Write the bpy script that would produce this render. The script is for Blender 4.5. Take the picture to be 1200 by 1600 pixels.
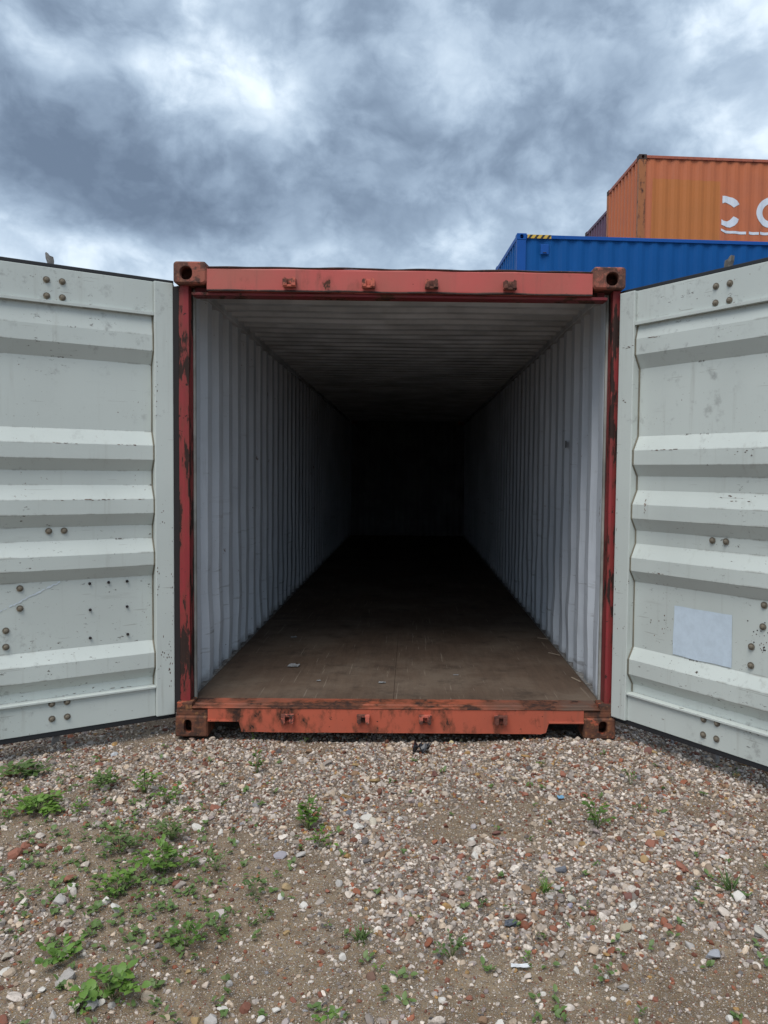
import bpy, bmesh, math, random
import numpy as np
from mathutils import Vector, Matrix, Euler, noise as mnoise

for _o in list(bpy.data.objects):
    bpy.data.objects.remove(_o)
SC = bpy.context.scene
COL = SC.collection
RAD = math.radians
RNG = np.random.default_rng(11)
random.seed(5)

# ------------------------------------------------------------------ camera
CAM_LOC = Vector((0.0666, -4.2996, 1.467))
PITCH, YAW, ROLL = -0.048943, -0.011935, 0.010511
F_PX, SHIFT_PX = 1232.0, 55.86
_fwd = Vector((-math.sin(YAW) * math.cos(PITCH), math.cos(YAW) * math.cos(PITCH), math.sin(PITCH)))
_r0 = Vector((math.cos(YAW), math.sin(YAW), 0))
_u0 = _r0.cross(_fwd)
_right = _r0 * math.cos(ROLL) + _u0 * math.sin(ROLL)
_up = -_r0 * math.sin(ROLL) + _u0 * math.cos(ROLL)
cd = bpy.data.cameras.new('camera')
cam = bpy.data.objects.new('camera', cd)
COL.objects.link(cam)
m = Matrix.Identity(4)
for i in range(3):
    m[i][0], m[i][1], m[i][2], m[i][3] = _right[i], _up[i], -_fwd[i], CAM_LOC[i]
cam.matrix_world = m
cd.sensor_fit = 'VERTICAL'
cd.sensor_height = 24.0
cd.lens = F_PX / 1600.0 * 24.0
cd.shift_x = -SHIFT_PX / 1600.0
cd.clip_start = 0.05
cd.clip_end = 3000
SC.camera = cam


def px_dir(x, y):
    d = _fwd + _right * ((x - 600 - SHIFT_PX) / F_PX) - _up * ((y - 800) / F_PX)
    return d.normalized()


def px_ground(x, y, z=0.0):
    """where a thing seen at that place of the photograph stands on the ground"""
    d = px_dir(x, y)
    return CAM_LOC + d * ((z - CAM_LOC.z) / d.z)


# ------------------------------------------------------------------ world, sun, exposure
SUN_AZ_VEC = Vector((-0.20, -0.55, 1.0)).normalized()      # towards the sun
w = bpy.data.worlds.new('World')
SC.world = w
w.use_nodes = True
NT = w.node_tree
for n in list(NT.nodes):
    NT.nodes.remove(n)


def wn(t, **kw):
    n = NT.nodes.new(t)
    for k, v in kw.items():
        setattr(n, k, v)
    return n


def wmath(op, a, b=None, c=None, clamp=False):
    n = wn('ShaderNodeMath', operation=op, use_clamp=clamp)
    for i, v in enumerate((a, b, c)):
        if v is None:
            continue
        if isinstance(v, (int, float)):
            n.inputs[i].default_value = v
        else:
            NT.links.new(v, n.inputs[i])
    return n.outputs[0]


def wvec(op, a, b=None):
    n = wn('ShaderNodeVectorMath', operation=op)
    for i, v in enumerate((a, b)):
        if v is None:
            continue
        if isinstance(v, (tuple, Vector)):
            n.inputs[i].default_value = tuple(v)
        elif isinstance(v, (int, float)):
            n.inputs['Scale'].default_value = v
        else:
            NT.links.new(v, n.inputs[i])
    return n


tc = wn('ShaderNodeTexCoord')
DIR = tc.outputs['Generated']
sky = wn('ShaderNodeTexSky', sky_type='NISHITA')
sky.sun_disc = False
sky.sun_elevation = math.asin(SUN_AZ_VEC.z)
sky.sun_rotation = math.atan2(SUN_AZ_VEC.x, SUN_AZ_VEC.y)
sky.air_density = 1.0
sky.dust_density = 1.5
# stretched cloud space, warped so that cloud edges are ragged
st = wvec('MULTIPLY', DIR, (1.0, 1.0, 1.25)).outputs[0]


def wnoise(vec, scale, detail, rough, dist=0.0, off=(0, 0, 0), lac=2.0):
    if off != (0, 0, 0):
        vec = wvec('ADD', vec, off).outputs[0]
    n = wn('ShaderNodeTexNoise')
    n.inputs['Scale'].default_value = scale
    n.inputs['Detail'].default_value = detail
    n.inputs['Roughness'].default_value = rough
    n.inputs['Distortion'].default_value = dist
    n.inputs['Lacunarity'].default_value = lac
    NT.links.new(vec, n.inputs['Vector'])
    return n


warp_n = wnoise(st, 6.0, 3, 0.5, 0.0, (3.1, 1.7, 0.4))
warp = wvec('SCALE', wvec('SUBTRACT', warp_n.outputs['Color'], (0.5, 0.5, 0.5)).outputs[0], 0.16).outputs[0]
wst = wvec('ADD', st, warp).outputs[0]
n1 = wnoise(st, 5.0, 3, 0.5, 0.0, (0.35, 0.0, 0.2))
fst = wvec('ADD', st, wvec('SCALE', warp, 0.45).outputs[0]).outputs[0]
n2 = wnoise(fst, 11.0, 6, 0.56, 0.0, (1.9, 4.0, 2.0))
n3 = wnoise(fst, 23.0, 4, 0.52, 0.0, (0.0, 2.0, 7.0))


def wstep(v, lo, hi):
    n = wn('ShaderNodeMapRange', interpolation_type='SMOOTHSTEP')
    NT.links.new(v, n.inputs[0])
    n.inputs[1].default_value = lo
    n.inputs[2].default_value = hi
    return n.outputs[0]


# puffs: folded noise gives rounded cauliflower lumps with creases between them
puff = wmath('ABSOLUTE', wmath('MULTIPLY', wmath('SUBTRACT', n3.outputs['Fac'], 0.5), 2.0))
t = wmath('ADD', wmath('MULTIPLY', wmath('SUBTRACT', n1.outputs['Fac'], 0.5), 0.75),
          wmath('MULTIPLY', wmath('SUBTRACT', wstep(n2.outputs['Fac'], 0.36, 0.64), 0.5), 0.25))
t = wmath('ADD', t, wmath('MULTIPLY', wmath('SUBTRACT', 0.22, puff), 0.25))
t = wmath('ADD', t, 0.53)
# cloud masses and gaps of this sky: (photo x, photo y, radius, vertical squash, weight)
LOBES = [
    (100, 110, 0.085, 1.0, 0.30), (20, 240, 0.12, 1.3, 0.30), (140, 285, 0.12, 2.0, 0.26), (330, 350, 0.14, 3.0, 0.34),
    (480, 300, 0.11, 1.6, 0.26), (600, 200, 0.08, 1.0, 0.22), (720, 30, 0.13, 1.4, 0.14), (820, 240, 0.15, 1.3, 0.26),
    (1010, 160, 0.12, 1.1, 0.26), (560, 8, 0.08, 1.6, 0.20), (150, 30, 0.07, 1.0, 0.16), (300, 290, 0.08, 1.8, 0.14), (520, 370, 0.10, 2.6, 0.16),
    (290, 70, 0.060, 1.2, -0.24), (380, 110, 0.05, 1.3, -0.16), (450, 175, 0.055, 1.2, -0.26), (250, 130, 0.04, 1.2, -0.12), (55, 82, 0.035, 1.6, -0.50), (165, 72, 0.028, 1.4, -0.40), (235, 90, 0.03, 1.2, -0.15),
    (1200, 150, 0.075, 0.6, -0.36), (700, 170, 0.06, 1.0, -0.14), (640, 330, 0.07, 1.8, -0.22), (60, 392, 0.17, 5.0, -0.46), (520, 405, 0.22, 6.0, -0.24),
    (830, 340, 0.09, 2.6, -0.20), (1090, 66, 0.035, 1.4, -0.26),
]
for (lx, ly, lr, sq, lw) in LOBES:
    d = px_dir(lx, ly)
    c = Vector((d.x, d.y, d.z * 1.25))
    dd = wvec('MULTIPLY', wvec('SUBTRACT', wst, tuple(c)).outputs[0], (1, 1, sq / 1.25)).outputs[0]
    ln = wvec('LENGTH', dd).outputs['Value']
    g = wmath('MULTIPLY', ln, 1.0 / lr)
    g = wmath('EXPONENT', wmath('MULTIPLY', wmath('MULTIPLY', g, g), -0.85))
    t = wmath('ADD', t, wmath('MULTIPLY', g, lw * 0.78))
# low cloud base is seen thinner towards the horizon
sep = wn('ShaderNodeSeparateXYZ')
NT.links.new(DIR, sep.inputs[0])
hz = wmath('MULTIPLY', wmath('MAXIMUM', wmath('SUBTRACT', 0.27, sep.outputs['Z']), 0.0), 0.2)
t = wmath('SUBTRACT', t, hz)
t = wmath('ADD', wmath('MULTIPLY', t, 0.80), 0.055, clamp=True)
ramp = wn('ShaderNodeValToRGB')
NT.links.new(t, ramp.inputs[0])
cr = ramp.color_ramp
cr.interpolation = 'B_SPLINE'
cr.elements[0].position = 0.05
cr.elements[0].color = (0.95, 0.98, 1.0, 1)
cr.elements[1].position = 0.95
cr.elements[1].color = (0.115, 0.156, 0.220, 1)
for pos, c in ((0.22, (0.77, 0.855, 0.925)), (0.42, (0.44, 0.54, 0.65)), (0.62, (0.268, 0.346, 0.446)), (0.80, (0.170, 0.226, 0.306))):
    e = cr.elements.new(pos)
    e.color = (*c, 1)
CLOUD_GAIN = 7.6                      # cloud radiance on the sky texture's own scale
gain = wvec('SCALE', ramp.outputs[0], CLOUD_GAIN).outputs[0]
mix = wn('ShaderNodeMix', data_type='RGBA')
mix.inputs[0].default_value = 0.93    # nearly closed cloud cover over the blue sky
NT.links.new(sky.outputs[0], mix.inputs[6])
NT.links.new(gain, mix.inputs[7])
bg = wn('ShaderNodeBackground')
bg.inputs['Strength'].default_value = 0.10
NT.links.new(mix.outputs[2], bg.inputs['Color'])
wo = wn('ShaderNodeOutputWorld')
NT.links.new(bg.outputs[0], wo.inputs[0])

sl = bpy.data.lights.new('sun', 'SUN')
sl.energy = 1.5
sl.angle = RAD(36)
sl.color = (1.0, 0.965, 0.92)
sun = bpy.data.objects.new('sun', sl)
COL.objects.link(sun)
sun.rotation_euler = SUN_AZ_VEC.to_track_quat('Z', 'Y').to_euler()

SC.view_settings.view_transform = 'Standard'
SC.view_settings.look = 'None'
SC.view_settings.exposure = 0.85
SC.view_settings.gamma = 1.0
SC.view_settings.use_curve_mapping = False
SC.render.engine = 'CYCLES'
SC.cycles.use_denoising = True
SC.cycles.max_bounces = 8
SC.cycles.diffuse_bounces = 2

# ------------------------------------------------------------------ material helpers


class Mat:
    def __init__(self, name):
        self.m = bpy.data.materials.new(name)
        self.m.use_nodes = True
        self.nt = self.m.node_tree
        self.b = self.nt.nodes['Principled BSDF']
        self.tc = self.nt.nodes.new('ShaderNodeTexCoord')

    def new(self, t, **kw):
        n = self.nt.nodes.new(t)
        for k, v in kw.items():
            setattr(n, k, v)
        return n

    def link(self, a, b):
        self.nt.links.new(a, b)

    def vec(self, scale=(1, 1, 1), off=(0, 0, 0), coord='Object'):
        n = self.new('ShaderNodeMapping')
        n.inputs['Scale'].default_value = scale
        n.inputs['Location'].default_value = off
        self.link(self.tc.outputs[coord], n.inputs[0])
        return n.outputs[0]

    def noise(self, scale, detail=4, rough=0.55, vec=None, dist=0.0, out='Fac'):
        n = self.new('ShaderNodeTexNoise')
        n.inputs['Scale'].default_value = scale
        n.inputs['Detail'].default_value = detail
        n.inputs['Roughness'].default_value = rough
        n.inputs['Distortion'].default_value = dist
        self.link(vec if vec is not None else self.tc.outputs['Object'], n.inputs['Vector'])
        return n.outputs[out]

    def math(self, op, a, b=None, clamp=False):
        n = self.new('ShaderNodeMath', operation=op, use_clamp=clamp)
        for i, v in enumerate((a, b)):
            if v is None:
                continue
            if isinstance(v, (int, float)):
                n.inputs[i].default_value = v
            else:
                self.link(v, n.inputs[i])
        return n.outputs[0]

    def step(self, v, lo, hi):
        n = self.new('ShaderNodeMapRange', interpolation_type='SMOOTHSTEP')
        self.link(v, n.inputs[0])
        n.inputs[1].default_value = lo
        n.inputs[2].default_value = hi
        return n.outputs[0]

    def mix(self, fac, a, b):
        n = self.new('ShaderNodeMix', data_type='RGBA')
        for sock, v in ((n.inputs[0], fac), (n.inputs[6], a), (n.inputs[7], b)):
            if isinstance(v, (int, float)):
                sock.default_value = v
            elif isinstance(v, tuple):
                sock.default_value = (*v, 1)
            else:
                self.link(v, sock)
        return n.outputs[2]

    def bump(self, h, strength=0.3, dist=0.01, prev=None):
        n = self.new('ShaderNodeBump')
        n.inputs['Strength'].default_value = strength
        n.inputs['Distance'].default_value = dist
        self.link(h, n.inputs['Height'])
        if prev is not None:
            self.link(prev, n.inputs['Normal'])
        self.link(n.outputs[0], self.b.inputs['Normal'])
        return n.outputs[0]

    def color(self, c):
        if isinstance(c, tuple):
            self.b.inputs['Base Color'].default_value = (*c, 1)
        else:
            self.link(c, self.b.inputs['Base Color'])

    def rough(self, r):
        if isinstance(r, (int, float)):
            self.b.inputs['Roughness'].default_value = r
        else:
            self.link(r, self.b.inputs['Roughness'])


RUST_D = (0.028, 0.014, 0.011)
RUST_M = (0.115, 0.042, 0.022)
RUST_L = (0.26, 0.105, 0.04)


def painted(name, base, base2=None, rust=0.62, streak=0.35, fade=0.5, rscale=5.0, chip=0.70, rough=0.55,
            dirt=(0.10, 0.075, 0.055), dirt_amt=0.35, coord='Object', spec=0.35, rz=0.55, rdark=0.0):
    """weathered container paint: faded patches, dirt streaks running down, chips with rust"""
    M = Mat(name)
    base2 = base2 or tuple(min(1, c * 0.82) for c in base)
    v = M.vec(coord=coord)
    f = M.step(M.noise(1.6, 5, 0.6, v), 0.35, 0.68)
    c = M.mix(M.math('MULTIPLY', f, fade), base, base2)
    sv = M.vec((14, 14, 0.9), coord=coord)
    s = M.step(M.noise(1.6, 5, 0.65, sv), 0.52, 0.78)
    big = M.step(M.noise(0.9, 3, 0.5, v), 0.35, 0.75)
    c = M.mix(M.math('MULTIPLY', M.math('MULTIPLY', s, big), dirt_amt), c, dirt)
    # fine scuffs
    sc = M.step(M.noise(60, 3, 0.7, M.vec((1.0, 1.0, 0.35), coord=coord)), 0.62, 0.80)
    c = M.mix(M.math('MULTIPLY', sc, 0.18), c, dirt)
    # rust
    r1 = M.noise(rscale, 8, 0.68, M.vec((1, 1, rz), (3, 5, 1), coord=coord))
    mask = M.step(r1, rust, rust + 0.035)
    r2 = M.noise(34, 4, 0.6, v)
    chips = M.step(r2, chip, chip + 0.03)
    mask = M.math('MAXIMUM', mask, chips)
    halo = M.math('MULTIPLY', M.step(r1, rust - 0.09, rust + 0.01), streak)
    c = M.mix(halo, c, RUST_M)
    rc = M.mix(M.step(M.noise(22, 5, 0.7, v), 0.38 + rdark, 0.66 + rdark), RUST_D, RUST_M)
    c = M.mix(mask, c, rc)
    M.color(c)
    rr = M.math('ADD', M.math('MULTIPLY', mask, 0.3), rough)
    M.rough(rr)
    M.b.inputs['Specular IOR Level'].default_value = spec
    h = M.math('SUBTRACT', M.math('MULTIPLY', M.noise(9, 4, 0.6, v), 0.35), M.math('MULTIPLY', mask, 0.4))
    M.bump(h, 0.35, 0.004)
    return M.m


def rusty(name, a=RUST_D, b=RUST_M, c=RUST_L, paint=None, amt=0.5):
    M = Mat(name)
    f = M.noise(14, 7, 0.7)
    col = M.mix(M.step(f, 0.36, 0.62), a, b)
    col = M.mix(M.math('MULTIPLY', M.step(M.noise(30, 5, 0.65, M.vec(off=(4, 2, 8))), 0.52, 0.70), 0.8), col, c)
    if paint:
        col = M.mix(M.step(M.noise(7, 6, 0.7, M.vec(off=(9, 1, 3))), amt, amt + 0.06), col, paint)
    M.color(col)
    M.rough(0.85)
    M.bump(M.noise(45, 6, 0.7), 0.6, 0.004)
    return M.m


def plain(name, col, rough=0.6, var=0.15, scale=8.0, metal=0.0):
    M = Mat(name)
    f = M.noise(scale, 5, 0.6)
    M.color(M.mix(M.step(f, 0.3, 0.7), col, tuple(c * (1 - var) for c in col)))
    M.rough(rough)
    M.b.inputs['Metallic'].default_value = metal
    return M.m


# header paint: faded salmon, sill more orange and drip-stained, posts deep red with big flakes of rust
MAT = {}
MAT['header'] = painted('header_paint', (0.47, 0.090, 0.078), (0.36, 0.105, 0.078), rust=0.675, rscale=4.5, chip=0.725, dirt_amt=0.5, fade=0.9)
MAT['lip'] = painted('lip_paint', (0.20, 0.025, 0.03), (0.14, 0.02, 0.025), rust=0.56, rscale=5, chip=0.68)
MAT['post'] = painted('post_paint', (0.27, 0.030, 0.033), (0.18, 0.022, 0.026), rust=0.512, rscale=10.5, chip=0.66, dirt_amt=0.4, streak=0.35, rz=0.22, rdark=0.16)
MAT['sill'] = painted('sill_paint', (0.45, 0.100, 0.055), (0.34, 0.085, 0.052), rust=0.565, rscale=7.0, chip=0.675, dirt_amt=0.8, streak=0.7)
MAT['threshold'] = painted('threshold_paint', (0.33, 0.085, 0.045), (0.10, 0.062, 0.045), rust=0.53, rscale=5.0, chip=0.66, fade=1.0, dirt_amt=0.8, streak=0.8)
MAT['casting_top'] = rusty('casting_rust_red', (0.05, 0.022, 0.018), (0.15, 0.06, 0.04), (0.26, 0.12, 0.07), (0.30, 0.09, 0.06), 0.52)
MAT['casting_low'] = rusty('casting_rust_brown', (0.04, 0.02, 0.014), (0.15, 0.052, 0.026), (0.30, 0.13, 0.05), (0.36, 0.085, 0.042), 0.56)
MAT['lug'] = rusty('lug_rust', RUST_D, (0.14, 0.045, 0.03), (0.34, 0.15, 0.09), (0.50, 0.12, 0.08), 0.50)
MAT['edge_rust'] = rusty('edge_rust', (0.022, 0.016, 0.016), (0.06, 0.028, 0.022), (0.13, 0.05, 0.035), (0.30, 0.06, 0.05), 0.60)
MAT['outer'] = painted('outside_paint', (0.42, 0.07, 0.05), rust=0.62)
MAT['dark'] = plain('dark_steel_and_gap_shade', (0.014, 0.010, 0.011), 0.85)  # screws' own steel; on the hinge channel it paints the gap's shade
MAT['gasket'] = plain('black_rubber', (0.014, 0.015, 0.018), 0.7)
MAT['under'] = plain('tarred_steel', (0.028, 0.022, 0.02), 0.9)


def door_paint():
    M = Mat('door_paint')
    v = M.vec()
    c = M.mix(M.step(M.noise(0.9, 4, 0.5, v), 0.32, 0.70), (0.545, 0.585, 0.550), (0.465, 0.50, 0.47))
    # long horizontal scuffs and drips
    s = M.step(M.noise(2.2, 6, 0.7, M.vec((0.7, 0.7, 5.0))), 0.60, 0.80)
    c = M.mix(M.math('MULTIPLY', s, 0.34), c, (0.24, 0.235, 0.21))
    dr = M.step(M.noise(1.5, 5, 0.65, M.vec((16, 16, 0.8))), 0.56, 0.80)
    c = M.mix(M.math('MULTIPLY', dr, 0.36), c, (0.26, 0.25, 0.21))
    sm = M.math('MULTIPLY', M.step(M.noise(11, 6, 0.7, M.vec(off=(2, 2, 5))), 0.55, 0.72), M.step(M.noise(1.5, 3, 0.5, M.vec(off=(7, 3, 1))), 0.45, 0.60))
    c = M.mix(M.math('MULTIPLY', sm, 0.55), c, (0.16, 0.155, 0.15))
    # chipped spots, brown rust in the middle
    area = M.step(M.noise(1.7, 3, 0.6, M.vec(off=(1, 8, 3))), 0.46, 0.62)
    ch = M.math('MULTIPLY', M.step(M.noise(26, 5, 0.75, M.vec((1, 1, 2.2))), 0.63, 0.66), area)
    c = M.mix(ch, c, (0.055, 0.038, 0.028))
    ch2 = M.math('MULTIPLY', M.step(M.noise(70, 3, 0.6, v), 0.69, 0.72), M.step(M.noise(2.3, 3, 0.6, M.vec(off=(5, 1, 3))), 0.42, 0.66))
    c = M.mix(ch2, c, (0.12, 0.06, 0.035))
    # rubbed rib edges
    at = M.new('ShaderNodeAttribute', attribute_name='wear')
    rub = M.math('MULTIPLY', at.outputs['Fac'], M.step(M.noise(3.2, 6, 0.75, M.vec((1, 1, 0.2), (6, 2, 2))), 0.50, 0.62))
    c = M.mix(M.math('MULTIPLY', rub, 0.55), c, (0.20, 0.19, 0.165))
    rub2 = M.math('MULTIPLY', at.outputs['Fac'], M.step(M.noise(7.0, 6, 0.8, M.vec((1, 1, 0.3), (1, 9, 2))), 0.615, 0.65))
    c = M.mix(rub2, c, (0.05, 0.034, 0.026))
    # fine straight scratches
    for k, (rot, thr) in enumerate(((0.25, .725), (-0.9, .725), (1.3, .73))):
        mp = M.new('ShaderNodeMapping')
        mp.inputs['Rotation'].default_value = (0, rot, 0)
        mp.inputs['Scale'].default_value = (3.0, 1, 90)
        mp.inputs['Location'].default_value = (k * 7, 0, k * 3)
        M.link(M.tc.outputs['Object'], mp.inputs[0])
        sc_ = M.step(M.noise(1.0, 2, 0.5, mp.outputs[0]), thr, thr + .02)
        c = M.mix(M.math('MULTIPLY', sc_, 0.5), c, (0.20, 0.185, 0.16))
    M.color(c)
    M.rough(0.48)
    M.bump(M.noise(5, 4, 0.6, v), 0.22, 0.006)
    return M.m


MAT['door'] = door_paint()
MAT['bolt'] = rusty('bolt_zinc', (0.07, 0.06, 0.045), (0.17, 0.145, 0.11), (0.27, 0.22, 0.15))
MAT['sealant'] = plain('sealant', (0.20, 0.18, 0.13), 0.7, 0.35, 14)
MAT['galv'] = rusty('worn_galvanised', (0.09, 0.085, 0.08), (0.22, 0.21, 0.20), (0.34, 0.33, 0.31))
MAT['patch'] = plain('pale_sticker', (0.56, 0.65, 0.73), 0.5, 0.10, 30)


def wall_paint(name, dent=True):
    M = Mat(name)
    v = M.vec()
    c = M.mix(M.step(M.noise(0.8, 5, 0.6, v), 0.3, 0.7), (0.60, 0.635, 0.68), (0.47, 0.505, 0.545))
    s = M.step(M.noise(2.0, 6, 0.7, M.vec((10, 10, 0.8))), 0.55, 0.8)
    c = M.mix(M.math('MULTIPLY', s, 0.35), c, (0.22, 0.22, 0.22))
    sc = M.math('MULTIPLY', M.step(M.noise(6, 6, 0.75, M.vec((0.5, 0.5, 3.0), (3, 4, 5))), 0.60, 0.72), 0.35)
    c = M.mix(sc, c, (0.20, 0.195, 0.19))
    # rub marks and grime a hand's breadth above the floor
    sp = M.new('ShaderNodeSeparateXYZ')
    M.link(M.tc.outputs['Object'], sp.inputs[0])
    low = M.math('SUBTRACT', M.math('ADD', sp.outputs['Z'], M.math('MULTIPLY', M.noise(7, 5, 0.7, v), 0.22)), 0.17)
    g = M.math('SUBTRACT', 1.0, M.step(low, 0.08, 0.20))
    c = M.mix(M.math('MULTIPLY', g, 0.7), c, (0.10, 0.085, 0.07))
    ch = M.step(M.noise(30, 4, 0.7, v), 0.70, 0.72)
    c = M.mix(ch, c, (0.08, 0.05, 0.04))
    # fork-lift scrapes across the lower wall
    scr = M.math('MULTIPLY', M.step(M.noise(1.3, 5, 0.72, M.vec((1, 0.8, 14), (2, 6, 4))), 0.60, 0.66), M.math('SUBTRACT', 1.0, M.step(sp.outputs['Z'], 0.7, 1.5)))
    c = M.mix(M.math('MULTIPLY', scr, 0.45), c, (0.13, 0.12, 0.11))
    rs = M.math('MULTIPLY', M.step(M.noise(9, 6, 0.75, M.vec((1, 1, 0.5), (8, 8, 8))), 0.665, 0.69), 0.8)
    c = M.mix(rs, c, (0.13, 0.075, 0.05))
    M.color(c)
    M.rough(0.75)
    M.b.inputs['Specular IOR Level'].default_value = 0.08
    M.bump(M.noise(3.0, 4, 0.55, v), 0.45, 0.02)
    return M.m


MAT['wall'] = wall_paint('inside_wall_paint')
MAT['bulkhead'] = plain('shaded_bulkhead_paint', (0.15, 0.155, 0.17), 0.9, 0.35, 2.0)  # wall paint darkened: the unlit far end is put into the colour
MAT['ceiling'] = plain('inside_roof_paint', (0.60, 0.62, 0.645), 0.9, 0.4, 2.0)


def plywood():
    M = Mat('worn_plywood')
    v = M.vec()
    g = M.noise(3.0, 7, 0.65, M.vec((9, 0.9, 1)), 0.4)
    c = M.mix(M.step(g, 0.2, 0.85), (0.110, 0.077, 0.056), (0.074, 0.052, 0.039))
    c = M.mix(M.math('MULTIPLY', M.step(M.noise(1.5, 6, 0.65, v), 0.42, 0.70), 0.7), c, (0.155, 0.122, 0.094))
    c = M.mix(M.math('MULTIPLY', M.step(M.noise(5.0, 7, 0.72, M.vec(off=(3, 7, 1))), 0.50, 0.70), 0.6), c, (0.040, 0.030, 0.024))
    # long scratches
    for rot, off in ((0.12, 1.0), (-0.35, 5.0), (0.5, 9.0)):
        mp = M.new('ShaderNodeMapping')
        mp.inputs['Rotation'].default_value = (0, 0, rot)
        mp.inputs['Scale'].default_value = (46, 1.6, 1)
        mp.inputs['Location'].default_value = (off, off, 0)
        M.link(M.tc.outputs['Object'], mp.inputs[0])
        sc = M.step(M.noise(1.0, 3, 0.6, mp.outputs[0]), 0.665, 0.71)
        c = M.mix(M.math('MULTIPLY', sc, 0.5), c, (0.24, 0.20, 0.16))
    sp = M.step(M.noise(55, 4, 0.7, v), 0.69, 0.72)
    c = M.mix(M.math('MULTIPLY', sp, 0.55), c, (0.27, 0.24, 0.21))
    # red paint dust near the threshold
    M.color(c)
    M.rough(0.8)
    M.b.inputs['Specular IOR Level'].default_value = 0.12
    M.bump(M.noise(18, 6, 0.65, M.vec((6, 0.8, 1))), 0.3, 0.004)
    return M.m


MAT['ply'] = plywood()
MAT['flange'] = plain('yellowed_flange_paint', (0.36, 0.36, 0.33), 0.8, 0.5, 5)
MAT['paper'] = plain('scrap_paper', (0.22, 0.225, 0.23), 0.8, 0.2)

MAT['blue'] = painted('blue_paint', (0.005, 0.078, 0.27), (0.004, 0.068, 0.235), rust=0.80, chip=0.80, dirt_amt=0.10, streak=0.1, fade=0.6, rough=0.55, spec=0.12)
MAT['blue_rail'] = painted('blue_rail_paint', (0.006, 0.075, 0.31), rust=0.80, chip=0.78, dirt_amt=0.2, streak=0.1, rough=0.5, spec=0.2)
MAT['orange'] = painted('orange_paint', (0.49, 0.138, 0.052), (0.44, 0.130, 0.056), rust=0.735, chip=0.755, dirt_amt=0.30, fade=0.9, rscale=2.5)
MAT['orange_rail'] = painted('orange_rail_paint', (0.36, 0.10, 0.055), rust=0.60, chip=0.68, dirt_amt=0.4)
MAT['orange_post'] = painted('orange_post_paint', (0.36, 0.13, 0.045), rust=0.60, rscale=9.0, chip=0.66, dirt_amt=0.6, streak=0.7)
MAT['orange_patch'] = painted('repaint_orange', (0.46, 0.150, 0.036), (0.41, 0.142, 0.036), rust=0.78, chip=0.765, dirt_amt=0.18)
MAT['letter'] = painted('letter_white', (0.66, 0.70, 0.74), rust=0.72, rscale=9, chip=0.72, dirt_amt=0.15)
MAT['purple'] = painted('purple_paint', (0.11, 0.055, 0.095), rust=0.66, chip=0.74, dirt_amt=0.3)
MAT['dark_casting'] = rusty('dark_casting', (0.02, 0.016, 0.015), (0.07, 0.04, 0.03), (0.12, 0.07, 0.05))
MAT['yellow'] = plain('hazard_yellow', (0.62, 0.40, 0.05), 0.5)
MAT['black'] = plain('hazard_black', (0.012, 0.012, 0.014), 0.5)

# ------------------------------------------------------------------ geometry helpers


def obj(name, verts, faces, mat, parent=None, smooth=False, recalc=True):
    me = bpy.data.meshes.new(name)
    me.from_pydata([tuple(v) for v in verts], [], [tuple(f) for f in faces])
    if recalc:
        bm = bmesh.new()
        bm.from_mesh(me)
        bmesh.ops.recalc_face_normals(bm, faces=bm.faces)
        bm.to_mesh(me)
        bm.free()
    me.update()
    if smooth:
        me.polygons.foreach_set('use_smooth', [True] * len(me.polygons))
    if mat is not None:
        me.materials.append(mat)
    o = bpy.data.objects.new(name, me)
    COL.objects.link(o)
    if parent is not None:
        o.parent = parent
    return o


def empty(name, loc=(0, 0, 0), rz=0.0, parent=None):
    o = bpy.data.objects.new(name, None)
    COL.objects.link(o)
    o.location = loc
    o.rotation_euler = (0, 0, rz)
    o.empty_display_size = 0.2
    if parent is not None:
        o.parent = parent
    return o


def tag(o, label=None, cat=None, group=None, kind=None):
    if label:
        o['label'] = label
    if cat:
        o['category'] = cat
    if group:
        o['group'] = group
    if kind:
        o['kind'] = kind
    return o


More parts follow.
